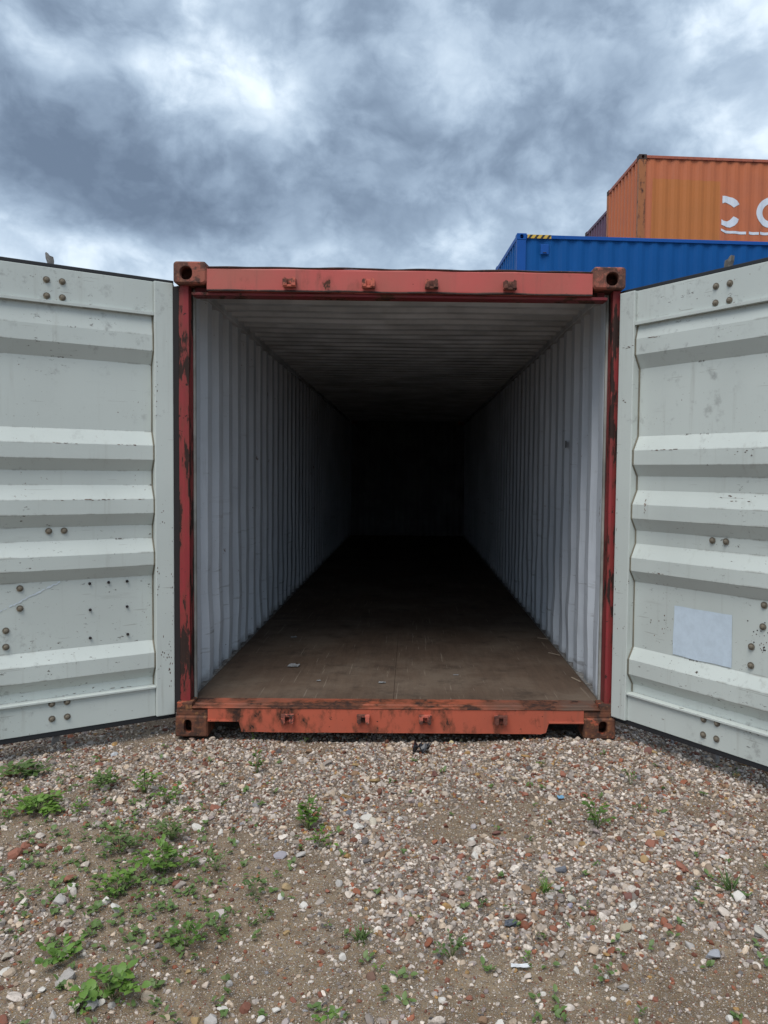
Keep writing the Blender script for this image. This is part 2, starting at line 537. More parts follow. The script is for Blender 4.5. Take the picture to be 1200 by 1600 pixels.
class MB:
    def __init__(self):
        self.v, self.f = [], []

    def add(self, v, f):
        k = len(self.v)
        self.v += [tuple(p) for p in v]
        self.f += [tuple(i + k for i in q) for q in f]
        return self

    def box(self, x0, x1, y0, y1, z0, z1, c=0.0):
        """box with chamfered edges along the longest axes when c > 0"""
        if c <= 0:
            v = [(x, y, z) for z in (z0, z1) for y in (y0, y1) for x in (x0, x1)]
            f = [(0, 2, 3, 1), (4, 5, 7, 6), (0, 1, 5, 4), (2, 6, 7, 3), (0, 4, 6, 2), (1, 3, 7, 5)]
            return self.add(v, f)
        bm = bmesh.new()
        bmesh.ops.create_cube(bm, size=1)
        for q in bm.verts:
            q.co = Vector(((x0 + x1) / 2 + q.co.x * (x1 - x0), (y0 + y1) / 2 + q.co.y * (y1 - y0), (z0 + z1) / 2 + q.co.z * (z1 - z0)))
        bmesh.ops.bevel(bm, geom=list(bm.edges), offset=c, segments=2, affect='EDGES', profile=0.6)
        bm.verts.index_update()
        self.add([q.co[:] for q in bm.verts], [[q.index for q in fc.verts] for fc in bm.faces])
        bm.free()
        return self

    def prism(self, poly, axis, a, b):
        """polygon (list of 2-tuples) extruded along axis from a to b; other two axes in xyz order"""
        n = len(poly)

        def P(p, t):
            if axis == 'x':
                return (t, p[0], p[1])
            if axis == 'y':
                return (p[0], t, p[1])
            return (p[0], p[1], t)
        v = [P(p, a) for p in poly] + [P(p, b) for p in poly]
        f = [tuple(range(n)), tuple(range(2 * n - 1, n - 1, -1))]
        f += [(i, (i + 1) % n, n + (i + 1) % n, n + i) for i in range(n)]
        return self.add(v, f)

    def cyl(self, p0, p1, r0, r1=None, n=10, caps=True):
        r1 = r0 if r1 is None else r1
        p0, p1 = Vector(p0), Vector(p1)
        d = (p1 - p0).normalized()
        a = d.orthogonal().normalized()
        b = d.cross(a)
        v, f = [], []
        for p, r in ((p0, r0), (p1, r1)):
            for i in range(n):
                t_ = 2 * math.pi * i / n
                v.append(p + a * math.cos(t_) * r + b * math.sin(t_) * r)
        f = [(i, (i + 1) % n, n + (i + 1) % n, n + i) for i in range(n)]
        if caps:
            f += [tuple(range(n - 1, -1, -1)), tuple(range(n, 2 * n))]
        return self.add(v, f)

    def build(self, name, mat, parent=None, smooth=False):
        return obj(name, self.v, self.f, mat, parent, smooth)


def copy_tree(o, parent=None):
    c = o.copy()
    COL.objects.link(c)
    c.parent = parent
    for ch in o.children:
        copy_tree(ch, c)
    return c


def rrect(w_, h_, r, n=6):
    """rounded rectangle outline centred on 0"""
    pts = []
    for cx, cy, a0 in ((w_ / 2 - r, h_ / 2 - r, 0), (-w_ / 2 + r, h_ / 2 - r, 90), (-w_ / 2 + r, -h_ / 2 + r, 180), (w_ / 2 - r, -h_ / 2 + r, 270)):
        for i in range(n):
            a = RAD(a0 + 90 * i / (n - 1))
            pts.append((cx + r * math.cos(a), cy + r * math.sin(a)))
    return pts


def casting(name, cx, cz, w_, h_, dep, hole, hoff, mat, parent, y0=0.0, r=0.018, ysign=1):
    """corner casting: rounded block with an oval hole through its front face"""
    out = rrect(w_, h_, r, 6)
    hw, hh = hole
    n = len(out)
    inn = rrect(hw, hh, min(hw, hh) * 0.46, 6)
    inn = [(a + hoff[0], b + hoff[1]) for a, b in inn]
    v, f = [], []
    def ring(pts, y):
        k = len(v)
        v.extend((cx + a, y0 + ysign * y, cz + b) for a, b in pts)
        return k
    sh = [(a * (1 - 0.008 / (w_ / 2)), b * (1 - 0.008 / (h_ / 2))) for a, b in out]
    big = [((a - hoff[0]) * 1.10 + hoff[0], (b - hoff[1]) * 1.10 + hoff[1]) for a, b in inn]
    rings = [ring(out, dep), ring(out, 0.010), ring(sh, 0.0), ring(big, 0.0), ring(inn, 0.006), ring(inn, 0.035),
             ring([(a * 1.0 + hoff[0] * 0.0, b) for a, b in [((p[0] - hoff[0]) * 1.45 + hoff[0], (p[1] - hoff[1]) * 1.1 + hoff[1]) for p in inn]], 0.037), ]
    last = ring([((p[0] - hoff[0]) * 1.45 + hoff[0], (p[1] - hoff[1]) * 1.1 + hoff[1]) for p in inn], 0.11)
    rings.append(last)
    for a, b in zip(rings[:-1], rings[1:]):
        f += [(a + i, a + (i + 1) % n, b + (i + 1) % n, b + i) for i in range(n)]
    f.append(tuple(last + i for i in range(n)))
    f.append(tuple(rings[0] + i for i in range(n)))
    return obj(name, v, f, mat, parent)


# corrugation of a container side wall: offset (0 = outer face, depth = inner face) at distance u
PITCH_C, DEPTH_C = 0.278, 0.036


def corr(u, depth=DEPTH_C, pitch=PITCH_C, phase=0.0, steep=False):
    q = ((u + phase) % pitch) / pitch
    a, b, c_ = (0.36, 0.50, 0.86) if steep else (0.26, 0.505, 0.745)        # outer flat, slope, inner flat, slope
    if q < a:
        return 0.0
    if q < b:
        return depth * (q - a) / (b - a)
    if q < c_:
        return depth
    return depth * (1 - (q - c_) / (1 - c_))


def corr_breaks(u0, u1, pitch=PITCH_C, phase=0.0, steep=False):
    us = [u0, u1]
    k0 = int((u0 + phase) / pitch) - 1
    k1 = int((u1 + phase) / pitch) + 2
    for k in range(k0, k1):
        for q in ((0.0, 0.36, 0.50, 0.86) if steep else (0.0, 0.26, 0.505, 0.745)):
            u = (k + q) * pitch - phase
            if u0 + 1e-4 < u < u1 - 1e-4:
                us.append(u)
    return sorted(us)


# ------------------------------------------------------------------ ground
def vnoise(x, y, seed):
    xi, yi = np.floor(x).astype(np.int64), np.floor(y).astype(np.int64)
    xf, yf = x - xi, y - yi
    u, v_ = xf * xf * (3 - 2 * xf), yf * yf * (3 - 2 * yf)

    def h(a, b):
        n = (a * 374761393 + b * 668265263 + seed * 1442695041) & 0xFFFFFFFF
        n = ((n ^ (n >> 13)) * 1274126177) & 0xFFFFFFFF
        return ((n ^ (n >> 16)) & 0xFFFF) / 65535.0
    return (h(xi, yi) * (1 - u) + h(xi + 1, yi) * u) * (1 - v_) + (h(xi, yi + 1) * (1 - u) + h(xi + 1, yi + 1) * u) * v_


def fbm(x, y, seed, octv=4):
    s, a, tot = 0, 1.0, 0
    for i in range(octv):
        s = s + a * vnoise(x * 2 ** i, y * 2 ** i, seed + i)
        tot += a
        a *= 0.5
    return s / tot


def gauss(x, y, cx, cy, sx, sy):
    return np.exp(-0.5 * (((x - cx) / sx) ** 2 + ((y - cy) / sy) ** 2))


def ground_h(x, y):
    x, y = np.asarray(x, float), np.asarray(y, float)
    h = (fbm(x * 1.3, y * 1.3, 3, 3) - 0.5) * 0.055 + (fbm(x * 7, y * 7, 9, 3) - 0.5) * 0.022
    h = h * (0.35 + 0.65 * gauss(x, y, 0, -2.4, 6, 1.5)) - 0.012
    h = h + 0.022 * gauss(x, y, 1.05, -0.12, 0.26, 0.14) - 0.012 * gauss(x, y, -0.4, 0.0, 0.9, 0.15)
    h = h - 0.030 / (1 + np.exp(-(y - 0.05) * 60)) * (np.abs(x) < 1.16) / (1 + np.exp((y - 11.9) * 8))
    fade = 1 / (1 + np.exp((np.hypot(x, y) - 7) * 1.5))
    return h * fade - 0.012 * (1 - fade)


def axis_coords(lo, hi, stp, far):
    a = list(np.arange(lo, hi + 1e-6, stp))
    s, p_, q_ = stp, lo, hi
    left, right = [], []
    while p_ > -far:
        s *= 1.45
        p_ -= s
        left.append(p_)
    s = stp
    while q_ < far:
        s *= 1.45
        q_ += s
        right.append(q_)
    return np.array(left[::-1] + a + right)


gx, gy = axis_coords(-3.2, 3.2, 0.04, 900), axis_coords(-3.4, 1.6, 0.04, 900)
XX, YY = np.meshgrid(gx, gy)
ZZ = ground_h(XX, YY)
nxg, nyg = len(gx), len(gy)
gv = np.stack([XX.ravel(), YY.ravel(), ZZ.ravel()], 1)
ii = (np.arange(nyg - 1)[:, None] * nxg + np.arange(nxg - 1)[None, :]).ravel()
gf = np.stack([ii, ii + 1, ii + 1 + nxg, ii + nxg], 1)


def np_mesh(name, v, f):
    me = bpy.data.meshes.new(name)
    k = f.shape[1]
    me.vertices.add(len(v))
    me.vertices.foreach_set('co', v.astype(np.float32).ravel())
    me.loops.add(f.size)
    me.loops.foreach_set('vertex_index', f.astype(np.int32).ravel())
    me.polygons.add(len(f))
    me.polygons.foreach_set('loop_start', (np.arange(len(f)) * k).astype(np.int32))
    me.polygons.foreach_set('loop_total', np.full(len(f), k, np.int32))
    me.update(calc_edges=True)
    me.shade_flat()
    return me


def dirt_amount(x, y):
    """1 where bare sandy soil shows between the stones, 0 where gravel lies thick"""
    x, y = np.asarray(x, float), np.asarray(y, float)
    n = fbm(x * 2.1 + 3, y * 2.6, 21, 4)
    n = n + 0.75 * (fbm(x * 5, y * 6, 31, 4) - 0.5)
    for px_, py_, rx, ry, wgt in ((150, 1560, .45, .16, .30), (280, 1400, .30, .13, .36), (520, 1370, .34, .15, .34), (420, 1440, .30, .14, .26),
                                  (560, 1530, .45, .14, .26), (900, 1560, .5, .16, .24), (720, 1290, .22, .12, .40), (60, 1300, .4, .2, .16),
                                  (1100, 1560, .3, .12, .20), (1150, 1270, .4, .16, .20),
                                  (600, 1190, 1.3, .16, -.35), (880, 1200, .5, .25, -.30), (820, 1370, .45, .22, -.28), (1000, 1420, .5, .22, -.22), (520, 1240, .4, .2, -.25)):
        g = px_ground(px_, py_)
        n = n + wgt * gauss(x, y, g.x, g.y, rx, ry)
    return np.clip((n - 0.485) / 0.30, 0, 1)


def ground_mat():
    M = Mat('gravelly_soil')
    v = M.vec()
    at = M.new('ShaderNodeAttribute', attribute_name='dirt')
    dirt = at.outputs['Fac']
    soil = M.mix(M.step(M.noise(2.2, 6, 0.65, v), 0.32, 0.70), (0.170, 0.124, 0.078), (0.275, 0.208, 0.135))
    soil = M.mix(M.math('MULTIPLY', M.step(M.noise(16, 6, 0.7, v), 0.42, 0.66), 0.6), soil, (0.078, 0.055, 0.036))
    grav = M.mix(M.step(M.noise(6, 5, 0.7, v), 0.35, 0.65), (0.095, 0.072, 0.052), (0.22, 0.175, 0.130))  # darker base under thick gravel paints the shade between stones
    base = M.mix(dirt, grav, soil)
    hsum = None
    for sc, thr, lum in ((130, 0.34, 1.0), (260, 0.30, 0.9), (480, 0.30, 0.5)):
        vo = M.new('ShaderNodeTexVoronoi')
        vo.inputs['Scale'].default_value = sc
        M.link(v, vo.inputs['Vector'])
        sepc = M.new('ShaderNodeSeparateColor')
        M.link(vo.outputs['Color'], sepc.inputs[0])
        rp = M.new('ShaderNodeValToRGB')
        M.link(sepc.outputs[0], rp.inputs[0])
        r_ = rp.color_ramp
        r_.interpolation = 'CONSTANT'
        cols = [(0.30, 0.25, 0.20), (0.46, 0.42, 0.38), (0.22, 0.17, 0.13), (0.55, 0.50, 0.44), (0.30, 0.14, 0.09), (0.36, 0.33, 0.31), (0.42, 0.30, 0.17), (0.16, 0.12, 0.095)]
        r_.elements[0].color = (*cols[0], 1)
        r_.elements[1].position = 1 / 8
        r_.elements[1].color = (*cols[1], 1)
        for k in range(2, 8):
            e_ = r_.elements.new(k / 8)
            e_.color = (*cols[k], 1)
        has = M.math('GREATER_THAN', sepc.outputs[1], M.math('ADD', M.math('MULTIPLY', dirt, 0.22), thr))
        dome = M.math('SUBTRACT', 1.0, M.step(vo.outputs['Distance'], 0.25, 0.52))
        peb = M.math('MULTIPLY', dome, has)
        base = M.mix(M.math('MULTIPLY', peb, 0.8), base, rp.outputs[0])
        hh = M.math('MULTIPLY', peb, lum)
        hsum = hh if hsum is None else M.math('ADD', hsum, M.math('MULTIPLY', hh, 0.5))
    M.color(base)
    M.rough(0.95)
    M.b.inputs['Specular IOR Level'].default_value = 0.15
    hsum = M.math('ADD', hsum, M.math('MULTIPLY', M.noise(40, 6, 0.7, v), 0.8))
    M.bump(hsum, 0.8, 0.004)
    return M.m


gme = np_mesh('ground', gv, gf)
gme.polygons.foreach_set('use_smooth', [True] * len(gme.polygons))
da = gme.attributes.new('dirt', 'FLOAT', 'POINT')
da.data.foreach_set('value', dirt_amount(XX.ravel(), YY.ravel()).astype(np.float32))
gme.materials.append(ground_mat())
ground = bpy.data.objects.new('ground', gme)
COL.objects.link(ground)
tag(ground, 'brown gravelly yard ground with patches of bare soil', kind='structure')

# ------------------------------------------------------------------ the open container
HW, HH, LEN = 1.219, 2.591, 12.19
box = empty('shipping_container')
tag(box, 'rust red shipping container in the centre with both pale doors swung open', 'shipping container')

casting('corner_casting', -HW + .089, HH - .059, .178, .118, .162, (.064, .070), (-.020, -.004), MAT['casting_top'], box)
casting('corner_casting', HW - .089, HH - .059, .178, .118, .162, (.066, .070), (.016, -.006), MAT['casting_top'], box)
casting('corner_casting', -HW + .089, .059, .178, .118, .162, (.040, .072), (-.020, .000), MAT['casting_low'], box, r=.008)
casting('corner_casting', HW - .089, .059, .178, .118, .162, (.046, .074), (.018, .004), MAT['casting_low'], box, r=.008)
for sx in (-1, 1):
    for cz, mt in ((HH - .059, 'casting_top'), (.059, 'casting_low')):
        casting('corner_casting', sx * (HW - .089), cz, .178, .118, .162, (.06, .07), (sx * .018, 0), MAT[mt], box, y0=LEN, ysign=-1)

# header with a slightly battered face
hb = MB()
xs = np.linspace(-1.0405, 1.0405, 41)
prof = [(.014, 2.436), (.010, 2.446), (.010, 2.552), (.016, 2.563), (.10, 2.563), (.10, 2.436)]
hv = []
for x in xs:
    for (yy, zz) in prof:
        dz = 0.0035 * mnoise.noise(Vector((x * 3.1, zz * 2, 0)))
        dy = 0.0045 * mnoise.noise(Vector((x * 4, zz * 6, 3))) if yy < .02 else 0
        hv.append((x, yy + dy, zz + dz))
np_ = len(prof)
hf = [(i * np_ + j, (i + 1) * np_ + j, (i + 1) * np_ + (j + 1) % np_, i * np_ + (j + 1) % np_) for i in range(len(xs) - 1) for j in range(np_)]
hf += [tuple(range(np_)), tuple((len(xs) - 1) * np_ + j for j in range(np_))]
obj('door_header', hv, hf, MAT['header'], box)
MB().box(-1.128, 1.128, .030, .128, 2.418, 2.434, .003).box(-1.128, 1.128, .1005, .128, 2.434, 2.54).build('header_lip', MAT['lip'], box)
hv, hf = [], []
for zc, rr_, yb_ in ((2.4395, .0055, .009), (2.5635, .0045, .013)):
    b = MB()
    xs = np.linspace(-1.039, 1.039, 60)
    pts_ = [Vector((x, yb_ + .002 * mnoise.noise(Vector((x * 9, zc, 1))), zc + .004 * mnoise.noise(Vector((x * 5, zc, 9))))) for x in xs]
    for k in range(59):
        b.cyl(pts_[k], pts_[k + 1], rr_ * (1 + .5 * mnoise.noise(Vector((k * .3, zc, 2)))), rr_ * (1 + .5 * mnoise.noise(Vector((k * .3 + .3, zc, 2)))), 6, False)
    b.build('edge_weld', MAT['edge_rust'], box, True)
# door-cam keepers on header and sill


def keeper(x, z, up, mat):
    b = MB()
    s = 1 if up else -1
    b.box(x - .034, x + .034, -.006, .011, z - .022, z + .022, .004)
    b.prism([(x - .034, z - s * .020), (x - .034, z + s * .012), (x - .024, z + s * .022), (x - .012, z + s * .016), (x - .012, z - s * .020)], 'y', -.036, -.005)
    b.prism([(x + .034, z - s * .020), (x + .034, z + s * .016), (x + .022, z + s * .024), (x + .012, z + s * .010), (x + .012, z - s * .020)], 'y', -.038, -.005)
    b.box(x - .036, x + .036, -.030, -.005, z - s * .021 - .006, z - s * .021 + .006, .002)
    return b.build('cam_keeper', mat, box)


for x in (-.593, -.170, .168, .589):
    keeper(x, 2.483, True, MAT['lug'])
for x in (-.597, -.181, .159, .577):
    keeper(x, .110, False, MAT['lug'])

# sill with the two pocket notches beside the castings
sp = [(-1.0405, .1635), (-1.0405, .088), (-.880, .088), (-.868, .078), (-.855, .030)]
sp += [(x, .028 + .004 * mnoise.noise(Vector((x * 7, 2, 1)))) for x in np.linspace(-.83, .80, 24)]
sp += [(.832, .034), (.845, .082), (.858, .089), (1.0405, .089), (1.0405, .1635)]
sv = [(x, .006, z) for x, z in sp] + [(x, .018, z) for x, z in sp]
nS = len(sp)
sill = obj('door_sill', sv, [tuple(range(nS)), tuple(range(2 * nS - 1, nS - 1, -1))] + [(i, (i + 1) % nS, nS + (i + 1) % nS, nS + i) for i in range(nS)], MAT['sill'], box)
# welded frames of the two notches
for (a, b_) in ((-1.0405, -.868), (.846, 1.0405)):
    MB().box(a, b_, -.004, .016, .0885, .098, .002).build('notch_rim', MAT['sill'], sill)
# threshold plate from the sill's front edge back to the planks
tv, tf = [], []
xs = np.linspace(-1.128, 1.128, 35)
tp = [(.002, .150), (.002, .164), (.010, .168), (.055, .1685), (.060, .172), (.165, .1725), (.165, .150)]
for x in xs:
    for yy, zz in tp:
        tv.append((x, yy, zz + .0018 * mnoise.noise(Vector((x * 6, yy * 20, 5)))))
nt_ = len(tp)
tf = [(i * nt_ + j, (i + 1) * nt_ + j, (i + 1) * nt_ + (j + 1) % nt_, i * nt_ + (j + 1) % nt_) for i in range(len(xs) - 1) for j in range(nt_)]
tf += [tuple(range(nt_)), tuple((len(xs) - 1) * nt_ + j for j in range(nt_))]
tv = [(x, max(y, .0185) if z < .16 else y, z) for x, y, z in tv]
obj('threshold_plate', tv, tf, MAT['threshold'], box)

# corner posts: red inner web, outside it a hinge channel with the gap's shade in its colour
for s in (-1, 1):
    xi = 1.150 if s < 0 else 1.163
    pr = [(s * xi, .050), (s * 1.176, .045), (s * 1.203, .048), (s * 1.204, .060), (s * 1.217, .060), (s * 1.217, .160), (s * xi, .160)]
    mb = MB()
    zs = np.linspace(.119, 2.472, 40)
    vv = [(x + .002 * mnoise.noise(Vector((z * 3, y * 30, s))), y, z) for z in zs for x, y in pr]
    k = len(pr)
    ff = [(i * k + j, i * k + (j + 1) % k, (i + 1) * k + (j + 1) % k, (i + 1) * k + j) for i in range(len(zs) - 1) for j in range(k)]
    ff += [tuple(range(k)), tuple((len(zs) - 1) * k + j for j in range(k))]
    mb.add(vv, ff)
    post = mb.build('corner_post', MAT['post'], box)
    xo = 1.262 if s < 0 else 1.226
    MB().box(min(s * 1.2045, s * xo), max(s * 1.2045, s * xo), .053, .0595, .125, 2.468).build('hinge_channel_shade', MAT['dark'], post)  # dark strip closing the gap beside the door, shade painted in
    MB().box(min(s * 1.0415, s * 1.216), max(s * 1.0415, s * 1.216), .012, .128, .1185, .1495, .004).box(min(s * 1.129, s * 1.214), max(s * 1.129, s * 1.214), .014, .125, .150, .190, .006).build('post_foot', MAT['casting_low'], post)
    # inside flange of the post, painted like the walls
    MB().box(min(s * (xi - .001), s * (xi - .014)), max(s * (xi - .001), s * (xi - .014)), .130, .158, .173, 2.47, .004).build('wall_flange', MAT['flange'], post)
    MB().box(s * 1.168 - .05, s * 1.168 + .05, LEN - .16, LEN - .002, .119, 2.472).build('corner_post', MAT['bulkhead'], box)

# side walls: corrugated sheets with dents, bottom and top rails
Y0, Y1, ZB, ZT = .160, LEN - .162, .120, 2.500
for s in (-1, 1):
    us = corr_breaks(Y0, Y1, phase=.16, steep=True)
    zs = np.concatenate([np.linspace(.165, 1.25, 15), np.linspace(1.35, ZT, 8)])
    v, f = [], []
    for z in zs:
        for u in us:
            near = math.exp(-max(0, u - 3.5) * .4)
            lowd = max(0, min(1, (1.35 - z) / .8))
            d = .011 * mnoise.noise(Vector((u * 2.6, z * 2.9, s * 9))) * (0.35 + lowd) * near
            d2 = .012 * mnoise.noise(Vector((u * 3.7, z * 4.1, s * 5 + 3))) * (0.1 + lowd) * near
            x = s * (1.208 - corr(u, phase=.16, steep=True) + d)
            v.append((x, min(max(u + d2 * (Y0 + .05 < u < Y1 - .05), Y0), Y1), z))
    nu = len(us)
    f = [(i * nu + j, i * nu + j + 1, (i + 1) * nu + j + 1, (i + 1) * nu + j) for i in range(len(zs) - 1) for j in range(nu - 1)]
    wl = obj('side_wall', v, f, MAT['wall'], box)
    so = wl.modifiers.new('thickness', 'SOLIDIFY')
    so.thickness = .003
    so.offset = 0
    x0, x1 = sorted((s * 1.155, s * 1.217))
    MB().box(x0, x1, Y0 + .003, Y1, 2.490, 2.555, .005).build('top_side_rail', MAT['ceiling'], box)
    x0, x1 = sorted((s * 1.176, s * 1.218))
    MB().box(x0, x1, Y0 + .003, Y1, .030, .166, .004).build('bottom_side_rail', MAT['outer'], box)
    # angle strip along the foot of the wall
    b = MB()
    for k in range(10):
        ya, yb = Y0 + .02 + k * 1.18, Y0 + .02 + k * 1.18 + 1.172
        x0, x1 = sorted((s * 1.160, s * 1.196))
        b.box(x0, x1, ya, min(yb, Y1 - .01), .1735, .1785)
    b.build('floor_angle', MAT['galv'], box)

# front bulkhead at the far end
us = corr_breaks(-1.13, 1.13, .25)
v = [(u, LEN - .045 - corr(u + 5, .045, .25), z) for z in (.166, 1.3, 2.5) for u in us]
nu = len(us)
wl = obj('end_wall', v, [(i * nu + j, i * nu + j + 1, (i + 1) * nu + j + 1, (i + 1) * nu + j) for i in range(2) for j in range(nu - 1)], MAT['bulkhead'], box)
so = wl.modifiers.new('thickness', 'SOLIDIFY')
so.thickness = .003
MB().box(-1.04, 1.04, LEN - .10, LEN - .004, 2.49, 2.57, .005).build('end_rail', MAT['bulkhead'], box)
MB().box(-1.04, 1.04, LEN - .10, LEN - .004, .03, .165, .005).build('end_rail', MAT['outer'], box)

# roof: pressed sheet with crosswise ribs
v, f = [], []
ys = [.129, .42]
yy = .42
while yy < LEN - .5:
    ys += [yy + .07, yy + .10, yy + .17, yy + .20]
    yy += .20
ys = sorted(set(round(a, 4) for a in ys)) + [LEN - .02]
xs = np.linspace(-1.165, 1.165, 9)
for k, y in enumerate(ys):
    q = ((y - .42) % .20)
    low = 0.0 if y < .43 or y > LEN - .4 else (.030 if .099 < q < .171 else 0.0)
    for x in xs:
        v.append((x, y, 2.553 - low + .008 * mnoise.noise(Vector((x * 1.3, y * .9, 4))) - .004 * (1 - (x / 1.165) ** 2)))
nx = len(xs)
f = [(i * nx + j, i * nx + j + 1, (i + 1) * nx + j + 1, (i + 1) * nx + j) for i in range(len(ys) - 1) for j in range(nx - 1)]
rf = obj('roof', v, f, MAT['ceiling'], box)
so = rf.modifiers.new('thickness', 'SOLIDIFY')
so.thickness = .003
so.offset = 1

# floor: cross members below, plywood sheets above
fl = empty('floor', parent=box)
b = MB()
for k in range(28):
    y = .30 + k * .42
    b.box(-1.175, 1.175, y, y + .045, .032, .1435)
b.build('cross_member', MAT['under'], box)
for ix, (xa, xb) in enumerate(((-1.174, -.0207), (-.0193, 1.174))):
    yk = .1665
    for iy, ln in enumerate((2.38, 2.44, 2.44, 2.44, 2.20)):
        z = .1725 + (.0008 if (ix + iy) % 2 else 0)
        pl = MB().box(xa, xb, yk, yk + ln - .0015, .1445, z, .0015).build('floor_board', MAT['ply'], fl)
        yk += ln

# ------------------------------------------------------------------ doors
# rib profile seen from inside, hinge side: (height, 0 = recess / 1 = rib)
RIBS = [(2.300, .55), (2.195, 1), (2.112, 1), (2.040, 0), (1.678, 0), (1.602, 1), (1.526, 1), (1.464, 0), (1.388, 0), (1.312, 1), (1.237, 1),
        (1.171, 0), (1.099, 0), (1.023, 1), (.954, 1), (.892, 0), (.533, 0), (.468, 1), (.388, 1), (.330, 0), (.285, 0)]
DW, SW = 1.165, .112          # leaf width, stile width
Y_REC, Y_RIB = .052, .014     # depth of recess and rib behind the stile face


def bolt_mesh(r, name, mat):
    b = MB()
    n = 12
    prof_ = [(r, 0), (r, .004), (r * .68, .005), (r * .60, .011), (r * .30, .014)]
    v, f = [], []
    for rr, h in prof_:
        for i in range(n):
            a = 2 * math.pi * i / n
            v.append((rr * math.cos(a), -h, rr * math.sin(a)))
    for k in range(len(prof_) - 1):
        f += [(k * n + i, k * n + (i + 1) % n, (k + 1) * n + (i + 1) % n, (k + 1) * n + i) for i in range(n)]
    f.append(tuple((len(prof_) - 1) * n + i for i in range(n)))
    me = bpy.data.meshes.new(name)
    me.from_pydata(v, [], f)
    bm = bmesh.new()
    bm.from_mesh(me)
    bmesh.ops.recalc_face_normals(bm, faces=bm.faces)
    bm.to_mesh(me)
    bm.free()
    me.materials.append(mat)
    return me


BOLT = bolt_mesh(.0165, 'bolt', MAT['bolt'])
SCREW = bolt_mesh(.0075, 'screw', MAT['dark'])


